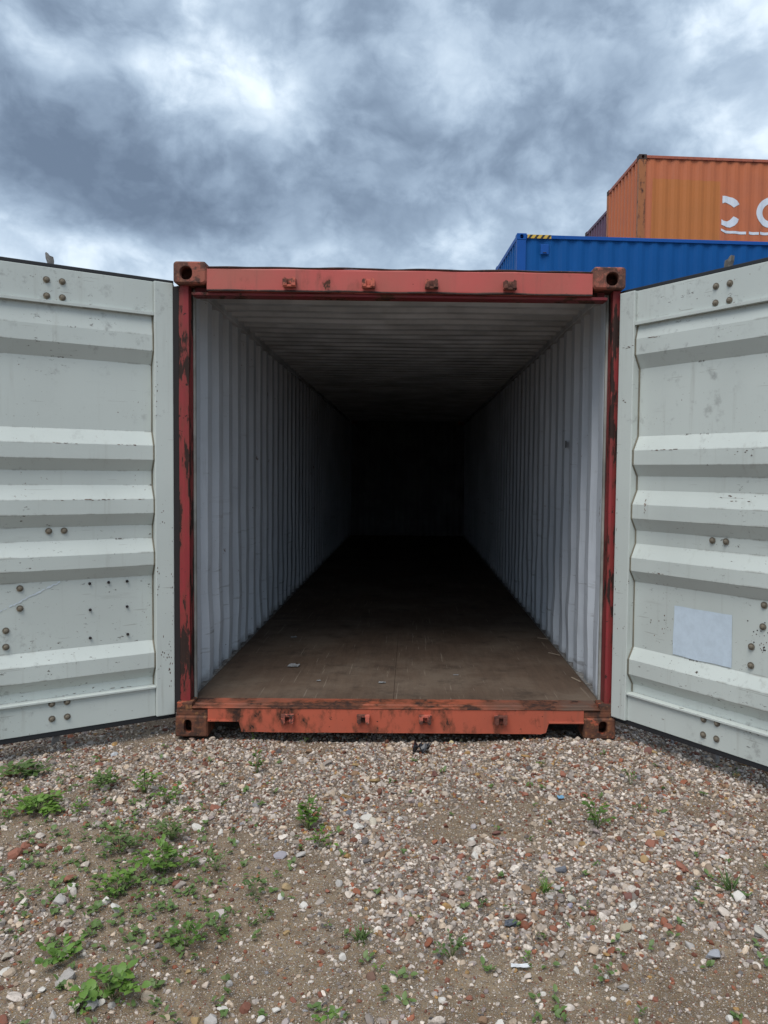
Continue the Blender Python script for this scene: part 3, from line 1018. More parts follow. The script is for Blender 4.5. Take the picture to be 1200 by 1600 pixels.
def make_door(hx, hy, ang, sgn, z0, z1, label):
    """leaf hinged at (hx, hy); local x runs out along the leaf, the inside face looks along -fy*y"""
    d = Vector((sgn * math.cos(ang), -math.sin(ang)))
    root = empty('door', (hx, hy, 0), math.atan2(d.y, d.x), box)
    root['label'] = label
    fy = 1 if sgn > 0 else -1          # +1: away from the viewer is +y

    def Bx(mb, x0, x1, y0, y1, za, zb, c=0.0):
        a, b_ = sorted((fy * y0, fy * y1))
        return mb.box(x0, x1, a, b_, za, zb, c)
    dz = z1 - 2.484
    # stiles
    Bx(MB(), 0.0, .100, 0, .055, z0, z1, .005).build('stile', MAT['door'], root)
    Bx(MB(), DW - .100, DW, 0, .055, z0, z1, .005).build('stile', MAT['door'], root)
    # rails
    b = MB()
    Bx(b, .1005, DW - .1005, .018, .055, 2.318 + dz, z1 - .002, .003)
    Bx(b, .1005, DW - .1005, .004, .056, 2.300 + dz, 2.3175 + dz, .002)
    b.build('top_rail', MAT['door'], root)
    b = MB()
    Bx(b, .1005, DW - .1005, .018, .055, z0 + .002, .272, .003)
    b.build('bottom_rail', MAT['door'], root)
    Bx(MB(), .1005, DW - .1005, .002, .056, .2725, .2835, .002).build('rail_ledge', MAT['door'], root)
    # pressed panel
    xs_ = np.linspace(.101, DW - .101, 15)
    prof_ = [(z + (dz if z > 2.25 else 0), Y_REC + (Y_RIB - Y_REC) * q) for z, q in RIBS]
    fine = []
    for (za, ya), (zb, yb) in zip(prof_[:-1], prof_[1:]):
        nn = 5 if abs(za - zb) > .2 else 2
        e_ = .007 / abs(za - zb)
        for k in [0, e_] + [q / nn for q in range(1, nn)] + [1 - e_]:
            fine.append((za + (zb - za) * k, ya + (yb - ya) * k, 1.0 if k == 0 else 0.0))
    fine.append((*prof_[-1], 1.0))
    edge = [q[2] for q in fine]
    fine = [q[:2] for q in fine]
    v = []
    for z, y in fine:
        for x in xs_:
            e = .0045 * mnoise.noise(Vector((x * 3.1, z * 2.4, sgn * 4.0)))
            v.append((x, fy * (y + e), z))
    nx_ = len(xs_)
    f_ = [(i * nx_ + j, i * nx_ + j + 1, (i + 1) * nx_ + j + 1, (i + 1) * nx_ + j) for i in range(len(fine) - 1) for j in range(nx_ - 1)]
    pn = obj('panel', v, f_, MAT['door'], root)
    wa = pn.data.attributes.new('wear', 'FLOAT', 'POINT')
    wa.data.foreach_set('value', np.repeat(np.array(edge, np.float32), nx_))
    so_ = pn.modifiers.new('thickness', 'SOLIDIFY')
    so_.thickness = .0025
    so_.offset = 0
    # bead of sealant along the wavy joint at both stiles
    for xa, sd in ((.1035, 1), (DW - .1035, -1)):
        b = MB()
        for (za, ya), (zb, yb) in zip(fine[:-1], fine[1:]):
            b.cyl((xa, fy * (ya - .002), za), (xa, fy * (yb - .002), zb), .0042, n=6, caps=False)
        b.build('sealant_bead', MAT['sealant'], root, True)
    # rubber gasket round the leaf
    b = MB()
    Bx(b, -.012, DW + .012, .028, .052, z1, z1 + .020, .004)
    Bx(b, -.012, DW + .012, .022, .054, z0 - .026, z0, .004)
    Bx(b, -.014, 0, .028, .052, z0, z1, .004)
    Bx(b, DW, DW + .014, .028, .052, z0, z1, .004)
    b.build('gasket', MAT['gasket'], root)
    # outside skin edge and two locking bars with cams, handles
    for k, sx_ in enumerate((.595, 1.03)):
        b = MB()
        yb_ = fy * .092
        b.cyl((sx_, yb_, z0 - .035), (sx_, yb_, z1 + .030), .017, n=12)
        lb = b.build('locking_bar', MAT['galv'], root, True)
        for zc, up in ((z1 + .030, 1), (z0 - .035, -1)):
            c = MB()
            pr_ = [(-.013, -.030), (.013, -.030), (.013, .010), (.020, .030), (.022, .056), (.012, .050), (.004, .040), (-.012, .036), (-.016, .016)]
            pr_ = [(sx_ + a, zc + up * q) for a, q in pr_]
            c.prism(pr_, 'y', yb_ - .014, yb_ + .014)
            c.build('cam', MAT['galv'], lb)
        for zc in (.45, 1.15, 1.85):
            c = MB()
            Bx(c, sx_ - .045, sx_ + .045, .056, .112, zc - .035, zc + .035, .006)
            c.build('bar_bracket', MAT['galv'], lb)
        c = MB()
        c.cyl((sx_, fy * .115, 1.02), (sx_ - .42, fy * .125, 1.02), .011, n=8)
        c.build('handle', MAT['galv'], lb)
    # hinges
    for zc in (.32, 1.02, 1.70, 2.32):
        b = MB()
        Bx(b, -.004, .10, .0555, .064, zc - .06, zc + .06, .003)
        b.cyl((.000, fy * .060, zc - .062), (.000, fy * .060, zc + .062), .012, n=10)
        b.build('hinge', MAT['outer'], root)

    def put(me, name, x, z, y):
        o_ = bpy.data.objects.new(name, me)
        COL.objects.link(o_)
        o_.parent = root
        o_.location = (x, fy * y, z)
        if fy < 0:
            o_.rotation_euler = (0, 0, math.pi)
        return o_
    yb = .018
    for x in (.552 + (.028 if sgn > 0 else 0), .625 + (.030 if sgn > 0 else 0)):
        for z in (2.418 + dz, 2.338 + dz, .262, .184):
            put(BOLT, 'bolt', x, z, yb)
        put(BOLT, 'bolt', x, 1.152, Y_REC - .004)
    if sgn < 0:
        for x, z in ((.761, .866), (.762, .764), (.827, .657), (.828, .575)):
            put(BOLT, 'bolt', x, z, Y_REC - .004)
        for x, z in ((.430, .868), (.335, .868), (.240, .868), (.429, .728), (.241, .730), (.430, .578), (.239, .578)):
            put(SCREW, 'screw', x, z, Y_REC - .003)
    else:
        for x, z in ((.864, .871), (.861, .769), (.806, .665), (.806, .575)):
            put(BOLT, 'bolt', x, z, Y_REC - .004)
        rr = random.Random(3)
        for k in range(12):
            put(SCREW, 'screw', .83 + rr.uniform(-.05, .09), .72 + rr.uniform(-.07, .09), Y_REC + .001).scale = (.7, .4, .7)
    return root, fy


doorL, fyL = make_door(-1.234, .050, .5694, -1, .113, 2.484, 'left door leaf, pale grey green, opened wide')
doorR, fyR = make_door(1.192, .015, .970, 1, .128, 2.452, 'right door leaf, pale grey green, opened towards the viewer')
# paler square left by a sticker on the right leaf
pv, pf = [], []
gxs, gzs = np.linspace(.365, .702, 9), np.linspace(.541, .797, 8)
for z in gzs:
    for x in gxs:
        e = .0045 * mnoise.noise(Vector((x * 3.1, z * 2.4, 4.0)))
        pv.append((x + .004 * mnoise.noise(Vector((x * 9, z * 9, 1))), fyR * (Y_REC + e - .0042), z + .004 * mnoise.noise(Vector((x * 9, z * 9, 7)))))
nx_ = len(gxs)
obj('sticker_patch', pv, [(i * nx_ + j, i * nx_ + j + 1, (i + 1) * nx_ + j + 1, (i + 1) * nx_ + j) for i in range(len(gzs) - 1) for j in range(nx_ - 1)], MAT['patch'], doorR)

# flakes of paint missing from stiles and rib edges, brown steel showing
CHIP = rusty('bare_chip', (0.05, 0.03, 0.022), (0.13, 0.065, 0.04), (0.24, 0.15, 0.09))


def door_y(x, z):
    """depth of the inside face behind the stile plane at that place of a leaf"""
    if x < .10:
        return 0.0
    pr_ = [(q[0], Y_REC + (Y_RIB - Y_REC) * q[1]) for q in RIBS]
    for (za, ya), (zb, yb) in zip(pr_[:-1], pr_[1:]):
        if zb <= z <= za:
            return ya + (yb - ya) * (za - z) / (za - zb)
    return .018


def chips(door_, fy_, spots_, seed, sg):
    rr_ = random.Random(seed)
    v_, f_ = [], []
    for (cx, cz, sx_, sz_, n_, rx_, rz_) in spots_:
        for _ in range(n_):
            x, z = cx + rr_.gauss(0, sx_), cz + rr_.gauss(0, sz_)
            if not (.004 < x < .096 or .112 < x < .95):
                continue
            k0, m_ = len(v_), rr_.randint(5, 8)
            a0 = rr_.random() * 6
            k_ = rr_.uniform(.35, 1.0)
            for i in range(m_):
                a = a0 + 6.283 * i / m_
                r_ = rr_.uniform(.55, 1.2) * k_
                px_, pz_ = x + math.cos(a) * rx_ * r_, z + math.sin(a) * rz_ * r_
                e = .0045 * mnoise.noise(Vector((px_ * 3.1, pz_ * 2.4, sg * 4.0))) if x > .1 else 0
                v_.append((px_, fy_ * (door_y(x if x < .1 else max(px_, .101), pz_) + e - (.0022 if x > .1 else .0006)), pz_))
            f_.append(tuple(range(k0, k0 + m_)))
    tag(obj('chipped_paint', v_, f_, CHIP, door_), kind='stuff')


chips(doorL, fyL, [(.085, 1.96, .006, .09, 9, .003, .008), (.06, 1.18, .012, .03, 6, .003, .004), (.088, .85, .004, .07, 8, .003, .007), (.040, .46, .022, .05, 16, .003, .006),
                   (.022, .36, .008, .05, 14, .004, .008), (.012, .95, .004, .25, 14, .0025, .007), (.38, 1.312, .09, .0015, 16, .012, .0025), (.55, 1.602, .05, .0015, 6, .010, .002),
                   (.25, 1.602, .03, .0015, 6, .010, .002), (.6, 2.043, .03, .002, 5, .010, .003), (.12, 1.12, .004, .002, 3, .008, .002), (.45, .29, .25, .002, 12, .014, .002)], 4, -1)
chips(doorR, fyR, [(.06, 2.155, .03, .006, 9, .012, .002), (.22, 2.190, .04, .003, 9, .014, .002), (.045, 1.86, .012, .012, 6, .005, .004), (.012, .95, .004, .4, 20, .0025, .008),
                   (.30, 1.602, .09, .0015, 12, .016, .0022), (.75, 1.58, .05, .012, 8, .007, .003), (.19, 1.30, .006, .025, 9, .004, .008), (.28, .955, .05, .003, 12, .009, .0022),
                   (.70, 1.36, .06, .01, 8, .010, .003), (.25, .70, .03, .03, 8, .004, .006), (.85, .72, .03, .05, 18, .004, .005), (.06, .62, .02, .3, 10, .003, .006), (.62, .20, .2, .02, 8, .012, .002)], 9, 1)

# chalk streak across the lower field of the left leaf
cv, cf = [], []
rr = random.Random(21)
for k in range(46):
    q = k / 45
    if rr.random() < .28:
        continue
    x, z = .86 - .28 * q, .752 + .132 * q + rr.uniform(-.003, .003)
    hw_, ln_ = rr.uniform(.0015, .0045), rr.uniform(.004, .008)
    e = .0045 * mnoise.noise(Vector((x * 3.1, z * 2.4, -4.0)))
    k0 = len(cv)
    for dx, dz_ in ((ln_, -hw_ - .47 * ln_), (ln_, hw_ - .47 * ln_), (-ln_, hw_ + .47 * ln_), (-ln_, -hw_ + .47 * ln_)):
        cv.append((x + dx, fyL * (Y_REC + e - .0038), z + dz_))
    cf.append((k0, k0 + 1, k0 + 2, k0 + 3))
obj('chalk_streak', cv, cf, plain('chalk', (.58, .64, .68), .8, .1), doorL)

# ------------------------------------------------------------------ background container stack
CH = 2.896


def make_container(mats, tilt_rail=True):
    """high-cube box; x along the long side that faces the camera, end wall at x = 0"""
    root = empty('stacked_container')
    L, W_, H_ = 12.192, 2.438, CH
    for x in (0.089, L - .089):
        for cz in (.059, H_ - .059):
            casting('corner_casting', x, cz, .178, .118, .162, (.06, .07), (0, 0), mats['casting'], root, y0=0, r=.010)
            casting('corner_casting', x, cz, .178, .118, .162, (.06, .07), (0, 0), mats['casting'], root, y0=W_, ysign=-1, r=.010)
    for x0, x1 in ((.002, .165), (L - .165, L - .002)):
        for y0, y1 in ((.004, .12), (W_ - .12, W_ - .004)):
            MB().box(x0, x1, y0, y1, .1185, H_ - .1185, .006).build('corner_post', mats['post'], root)
    for y0, y1 in ((.004, .070), (W_ - .070, W_ - .004)):
        MB().box(.1785, L - .1785, y0, y1, H_ - .086, H_ - .022, .006).build('top_rail', mats['rail'], root)
        MB().box(.1785, L - .1785, y0, y1, .012, .158, .006).build('bottom_rail', mats['rail'], root)
    for x0, x1 in ((.004, .070), (L - .070, L - .004)):
        MB().box(x0, x1, .163, W_ - .163, H_ - .100, H_ - .022, .006).build('end_rail', mats['rail'], root)
        MB().box(x0, x1, .163, W_ - .163, .012, .158, .006).build('end_rail', mats['rail'], root)
    us_ = corr_breaks(.1655, L - .1655)
    for side in (0, 1):
        v = []
        for z in (.158, 1.4, H_ - .060):
            for u in us_:
                y = .026 + corr(u, .021) + .003 * mnoise.noise(Vector((u * 2, z, 3)))
                v.append((u, y if side == 0 else W_ - y, z))
        n_ = len(us_)
        wl_ = obj('side_wall', v, [(i * n_ + j, i * n_ + j + 1, (i + 1) * n_ + j + 1, (i + 1) * n_ + j) for i in range(2) for j in range(n_ - 1)], mats['wall'], root)
        so_ = wl_.modifiers.new('thickness', 'SOLIDIFY')
        so_.thickness = .003
    ue = corr_breaks(.1205, W_ - .1205, .25)
    for side in (0, 1):
        v = []
        for z in (.158, 1.4, H_ - .060):
            for u in ue:
                x = .014 + corr(u, .045, .25)
                v.append((x if side == 0 else L - x, u, z))
        n_ = len(ue)
        wl_ = obj('end_wall', v, [(i * n_ + j, i * n_ + j + 1, (i + 1) * n_ + j + 1, (i + 1) * n_ + j) for i in range(2) for j in range(n_ - 1)], mats['wall'], root)
        so_ = wl_.modifiers.new('thickness', 'SOLIDIFY')
        so_.thickness = .003
    MB().box(.0705, L - .0705, .0705, W_ - .0705, H_ - .055, H_ - .030).build('roof', mats['rail'], root)
    MB().box(.0705, L - .0705, .0705, W_ - .0705, .10, .16).build('base', MAT['under'], root)
    return root


def decal(name, poly, parent, mat, lift=.006, du=.012, taper=None):
    """paint film that follows the corrugation: polygon in (along, height) cut into narrow upright strips"""
    us_ = sorted(set([round(u, 4) for u in np.arange(min(p[0] for p in poly), max(p[0] for p in poly), du)] +
                     [p[0] for p in poly] + [u for u in corr_breaks(min(p[0] for p in poly), max(p[0] for p in poly))]))
    n_ = len(poly)

    def cuts(u):
        zs_ = []
        for i in range(n_):
            (a, b_), (c, d_) = poly[i], poly[(i + 1) % n_]
            if (a <= u < c) or (c <= u < a):
                zs_.append(b_ + (d_ - b_) * (u - a) / (c - a))
        return sorted(zs_)
    b = MB()
    for ua, ub in zip(us_[:-1], us_[1:]):
        if ub - ua < 1e-4:
            continue
        ca, cb = cuts(ua + 1e-5), cuts(ub - 1e-5)
        if len(ca) != len(cb):
            continue
        for k in range(0, len(ca) - 1, 2):
            nz = 6 if (ca[k + 1] - ca[k]) > .8 else 1
            for q in range(nz):
                f0, f1 = q / nz, (q + 1) / nz
                P = []
                for (u, c, ff_) in ((ua, ca, f0), (ub, cb, f0), (ub, cb, f1), (ua, ca, f1)):
                    z = c[k] + (c[k + 1] - c[k]) * ff_
                    P.append((u, .026 + corr(u, .021) + .003 * mnoise.noise(Vector((u * 2, 1.4, 3))) - lift, z))
                b.add(P, [(0, 1, 2, 3)])
    return b.build(name, mat, parent)


STACK_ROT = RAD(3.0)
blue = make_container(dict(casting=MAT['blue_rail'], post=MAT['blue_rail'], rail=MAT['blue_rail'], wall=MAT['blue']))
orange = make_container(dict(casting=MAT['dark_casting'], post=MAT['orange_post'], rail=MAT['orange_rail'], wall=MAT['orange']))
purple = make_container(dict(casting=MAT['dark_casting'], post=MAT['purple'], rail=MAT['purple'], wall=MAT['purple']))
supports = []


def base_copy(src, loc, label):
    c = copy_tree(src)
    c.location = loc
    c.rotation_euler = (0, 0, STACK_ROT)
    c.name = 'stacked_container'
    tag(c, label, 'shipping container', 'containers carrying the stacks behind')


base_copy(blue, (1.931, 10.043, 0), 'lowest blue container, directly under the blue one behind the right door')
base_copy(orange, (5.128, 13.72, 0), 'ground level orange container at the bottom of the orange stack')
base_copy(orange, (5.128, 13.72, CH), 'middle orange container, directly under the lettered orange one')
base_copy(purple, (5.33, 17.15, 0), 'ground level purple container at the bottom of the rear stack')
base_copy(purple, (5.33, 17.15, CH), 'middle purple container, directly under the topmost purple one')
for o, loc, lab in ((blue, (1.931, 10.043, CH), 'bright blue shipping container with a yellow and black hazard stripe, above the right door'),
                    (orange, (5.128, 13.72, 2 * CH), 'orange shipping container with broken white lettering, highest at upper right'),
                    (purple, (5.33, 17.15, 2 * CH), 'dull purple shipping container peeking out behind the orange one')):
    o.location = loc
    o.rotation_euler = (0, 0, STACK_ROT)
    tag(o, lab, 'shipping container')
# hazard stripes and vent on the blue container
TRZ0, TRZ1 = CH - .084, CH - .024
hz_parent = [c for c in blue.children if c.name.startswith('top_rail')][0]
MB().box(.19, .62, -.0005, .0038, TRZ0 - .002, TRZ1 + .002).build('hazard_plate', MAT['yellow'], blue)
for k in range(4):
    x = .20 + k * .112
    obj('hazard_stripe', [(x, -.003, TRZ0), (x + .045, -.003, TRZ0), (x + .088, -.003, TRZ1), (x + .043, -.003, TRZ1),
                          (x, -.0006, TRZ0), (x + .045, -.0006, TRZ0), (x + .088, -.0006, TRZ1), (x + .043, -.0006, TRZ1)],
        [(0, 1, 2, 3), (4, 7, 6, 5), (0, 4, 5, 1), (1, 5, 6, 2), (2, 6, 7, 3), (3, 7, 4, 0)], MAT['black'], blue)
MB().box(.43, .58, -.004, .020, 2.53, 2.71, .008).box(.465, .545, -.012, -.004, 2.545, 2.585, .004).build('vent_cover', MAT['blue_rail'], blue)
MB().box(.475, .535, -.0125, -.0122, 2.552, 2.566).build('vent_slot', MAT['dark'], blue)
# repainted square and what is left of the lettering on the orange container
zo = 2 * CH
decal('paint_patch', [(.33, 8.17 - zo), (1.90, 8.15 - zo), (1.93, .17), (.30, .17)], orange, MAT['orange_patch'], .0035, .05)


def arc(cx, cz, rx, rz, a0, a1, n=14):
    return [(cx + rx * math.cos(RAD(a0 + (a1 - a0) * i / n)), cz + rz * math.sin(RAD(a0 + (a1 - a0) * i / n))) for i in range(n + 1)]


CZ = 7.49 - zo
up_ = [(1.955, 7.83 - zo), (2.06, 7.83 - zo), (2.19, 7.80 - zo), (2.30, 7.735 - zo), (2.365, 7.66 - zo), (2.225, 7.575 - zo), (2.17, 7.63 - zo), (2.09, 7.67 - zo), (2.02, 7.685 - zo), (1.955, 7.66 - zo)]
lo_ = [(1.945, 7.305 - zo), (1.995, 7.275 - zo), (2.08, 7.265 - zo), (2.15, 7.30 - zo), (2.225, 7.38 - zo), (2.355, 7.325 - zo), (2.33, 7.25 - zo), (2.25, 7.17 - zo), (2.16, 7.132 - zo), (2.07, 7.14 - zo), (1.945, 7.185 - zo)]
decal('letter_stroke', up_, orange, MAT['letter'])
decal('letter_stroke', lo_, orange, MAT['letter'])
ring_o = arc(3.16, CZ, .40, .355, 90, 270, 24) + arc(3.16, CZ, .255, .215, 270, 90, 24)
decal('letter_stroke', ring_o, orange, MAT['letter'])
ring_o2 = arc(3.16, CZ, .40, .355, 90, -90, 24) + arc(3.16, CZ, .255, .215, -90, 90, 24)
decal('letter_stroke', ring_o2, orange, MAT['letter'])
for a, b_ in ((1.94, 2.53), (2.60, 2.83), (2.86, 3.18), (3.22, 3.60)):
    dz_ = .045 if a < 2 else 0
    decal('letter_underline', [(a, 7.055 - zo + dz_), (a + .10, 7.045 - zo + dz_ * .3), (b_, 7.045 - zo), (b_, 6.985 - zo), (a + .10, 6.985 - zo + dz_ * .4), (a, 6.995 - zo + dz_ * 1.3)], orange, MAT['letter'])

# ------------------------------------------------------------------ gravel
PAL = np.array([
    (.58, .545, .505), (.52, .49, .465), (.62, .60, .57), (.44, .415, .395), (.46, .41, .36), (.36, .335, .32), (.28, .26, .25),
    (.50, .43, .35), (.34, .27, .21), (.24, .10, .065), (.32, .12, .07), (.20, .085, .06), (.40, .26, .11), (.30, .20, .13), (.27, .29, .33), (.15, .15, .16), (.40, .35, .36)])
PAL = PAL * np.array([1.14, 1.04, .95]) * np.where(PAL.mean(1) > .4, .98, .80)[:, None]
PW = np.array([10, 9, 6, 9, 10, 7, 5, 10, 8, 4, 4, 5, 2.5, 6, 1.0, 1.5, 3.0])
PW = PW / PW.sum()


def sample_spots(n, ylo=-2.9, yhi=1.1, gravel_only=1.0):
    out = np.zeros((0, 2))
    while len(out) < n:
        y = RNG.uniform(ylo, yhi, n * 2)
        hw_ = .5 * (y + 4.3) + .55
        x = RNG.uniform(-1, 1, n * 2) * 3.0
        ok = np.abs(x - .05) < hw_
        ok &= ~((np.abs(x) < 1.17) & (y > .30))
        d = dirt_amount(x, y)
        ok &= RNG.random(n * 2) > d * gravel_only
        # keep clear of the castings and sill
        ok &= ~((np.abs(x) < 1.225) & (y > -.004) & (y < .17) & (np.abs(x) > 1.03))
        out = np.concatenate([out, np.stack([x[ok], y[ok]], 1)])
    return out[:n]


def ico(sub):
    bm = bmesh.new()
    bmesh.ops.create_icosphere(bm, subdivisions=sub, radius=1.0)
    v = np.array([q.co[:] for q in bm.verts])
    f = np.array([[q.index for q in fc.verts] for fc in bm.faces])
    bm.free()
    return v, f


OCT_V = np.array([(1, 0, 0), (-1, 0, 0), (0, 1, 0), (0, -1, 0), (0, 0, 1), (0, 0, -1)], float)
OCT_F = np.array([(0, 2, 4), (2, 1, 4), (1, 3, 4), (3, 0, 4), (2, 0, 5), (1, 2, 5), (3, 1, 5), (0, 3, 5)])


def rand_rot(n):
    q = RNG.normal(size=(n, 4))
    q /= np.linalg.norm(q, axis=1)[:, None]
    w_, x, y, z = q.T
    return np.stack([np.stack([1 - 2 * (y * y + z * z), 2 * (x * y - z * w_), 2 * (x * z + y * w_)], 1),
                     np.stack([2 * (x * y + z * w_), 1 - 2 * (x * x + z * z), 2 * (y * z - x * w_)], 1),
                     np.stack([2 * (x * z - y * w_), 2 * (y * z + x * w_), 1 - 2 * (x * x + y * y)], 1)], 1)


def stones(spots, rad, bv, bf, jit, sink=.25, cuts=0):
    n = len(spots)
    v = np.repeat(bv[None], n, 0) * (1 + RNG.uniform(-jit, jit, (n, len(bv), 1)))
    for _k in range(cuts):      # broken faces
        a = RNG.normal(size=(n, 3))
        a /= np.linalg.norm(a, axis=1)[:, None]
        dd = np.einsum('nkj,nj->nk', v, a) - RNG.uniform(.45, .8, (n, 1))
        v = v - np.maximum(dd, 0)[:, :, None] * a[:, None, :]
    v = v * RNG.uniform((.75, .6, .45), (1.25, 1.0, .85), (n, 3))[:, None, :]
    v = np.einsum('nij,nkj->nki', rand_rot(n), v) * rad[:, None, None]
    v[:, :, 2] *= .8
    zg = ground_h(spots[:, 0], spots[:, 1])
    v[:, :, 0] += spots[:, 0:1]
    v[:, :, 1] += spots[:, 1:2]
    v[:, :, 2] += (zg + rad * (.45 - sink))[:, None]
    f = (bf[None] + (np.arange(n) * len(bv))[:, None, None]).reshape(-1, 3)
    c = PAL[RNG.choice(len(PAL), n, p=PW)] * RNG.uniform(.58, 1.20, (n, 1))
    c = np.repeat(c[:, None], len(bv), 1).reshape(-1, 3)
    return v.reshape(-1, 3), f, c


def stone_mat(name, attr=True):
    M = Mat(name)
    if attr:
        a = M.new('ShaderNodeAttribute', attribute_name='tint')
        col = a.outputs['Color']
    else:
        oi = M.new('ShaderNodeObjectInfo')
        col = oi.outputs['Color']
    nz = M.noise(90, 5, 0.7)
    c = M.mix(M.math('MULTIPLY', M.step(nz, .40, .68), .45), col, (0.13, 0.105, 0.085))
    M.color(c)
    M.rough(.88)
    M.b.inputs['Specular IOR Level'].default_value = 0.25
    M.bump(M.noise(220, 4, .65), .4, .002)
    return M.m


SM = stone_mat('gravel_stone')
parts = []
I1v, I1f = ico(1)
I2v, I2f = ico(2)
sp_ = sample_spots(60000, gravel_only=.82)
parts.append(stones(sp_, RNG.uniform(.0042, .0108, len(sp_)), I1v, I1f, .25))
sp_ = sample_spots(8600, gravel_only=.93)
parts.append(stones(sp_, RNG.uniform(.0095, .0150, len(sp_)) * np.where(RNG.random(len(sp_)) < .22, 1.55, 1.0), I2v, I2f, .06, cuts=6))
sp_ = sample_spots(78000, yhi=.1, gravel_only=.12)
parts.append(stones(sp_, RNG.uniform(.0016, .0044, len(sp_)), OCT_V, OCT_F, .25, .1))
o_ = 0
V_, F_, C_ = [], [], []
for v, f, c in parts:
    V_.append(v)
    F_.append(f + o_)
    C_.append(c)
    o_ += len(v)
V_, F_, C_ = np.concatenate(V_), np.concatenate(F_), np.concatenate(C_)
gm = np_mesh('gravel', V_, F_)
ca = gm.attributes.new('tint', 'FLOAT_COLOR', 'POINT')
ca.data.foreach_set('color', np.concatenate([C_, np.ones((len(C_), 1))], 1).astype(np.float32).ravel())
gm.materials.append(SM)
gravel = bpy.data.objects.new('gravel', gm)
COL.objects.link(gravel)
tag(gravel, 'loose pale and reddish gravel spread over the yard in front of the container', 'gravel', kind='stuff')

# the larger stones, each its own piece of the ground
SM2 = stone_mat('large_stone', False)
proto = []
for k in range(14):
    v = I2v.copy()
    nrm = v.copy()
    amp = np.array([.30 * mnoise.noise(Vector(p * 1.3) + Vector((k * 7, 0, 0))) + .13 * mnoise.noise(Vector(p * 3.4) + Vector((0, k * 5, 2))) for p in nrm])
    v = nrm * (1 + amp)[:, None]
    for q in range(11):      # broken flat faces
        a = RNG.normal(size=3)
        a /= np.linalg.norm(a)
        dd = v @ a
        cut = RNG.uniform(.42, .75)
        v = v - np.maximum(dd - cut, 0)[:, None] * a[None] * .98
    v = v * np.array([RNG.uniform(.95, 1.3), RNG.uniform(.75, 1.0), RNG.uniform(.5, .75)])
    me = np_mesh('stone', v, I2f)
    me.materials.append(SM2)
    proto.append(me)


def put_stone(x, y, r, col, k, rz, sink=.35):
    o = bpy.data.objects.new('stone', proto[k % len(proto)])
    COL.objects.link(o)
    o.parent = ground
    o.location = (x, y, float(ground_h(x, y)) + r * (.62 - sink))
    o.rotation_euler = (RNG.uniform(-.5, .5), RNG.uniform(-.5, .5), rz)
    o.scale = (r, r, r)
    o.color = (*col, 1)
    return o


WHT, GRY, BRK, OCH, BRN, SLT, MAR = (.66, .62, .56), (.44, .41, .38), (.29, .115, .075), (.38, .255, .12), (.30, .21, .14), (.15, .16, .185), (.18, .08, .065)
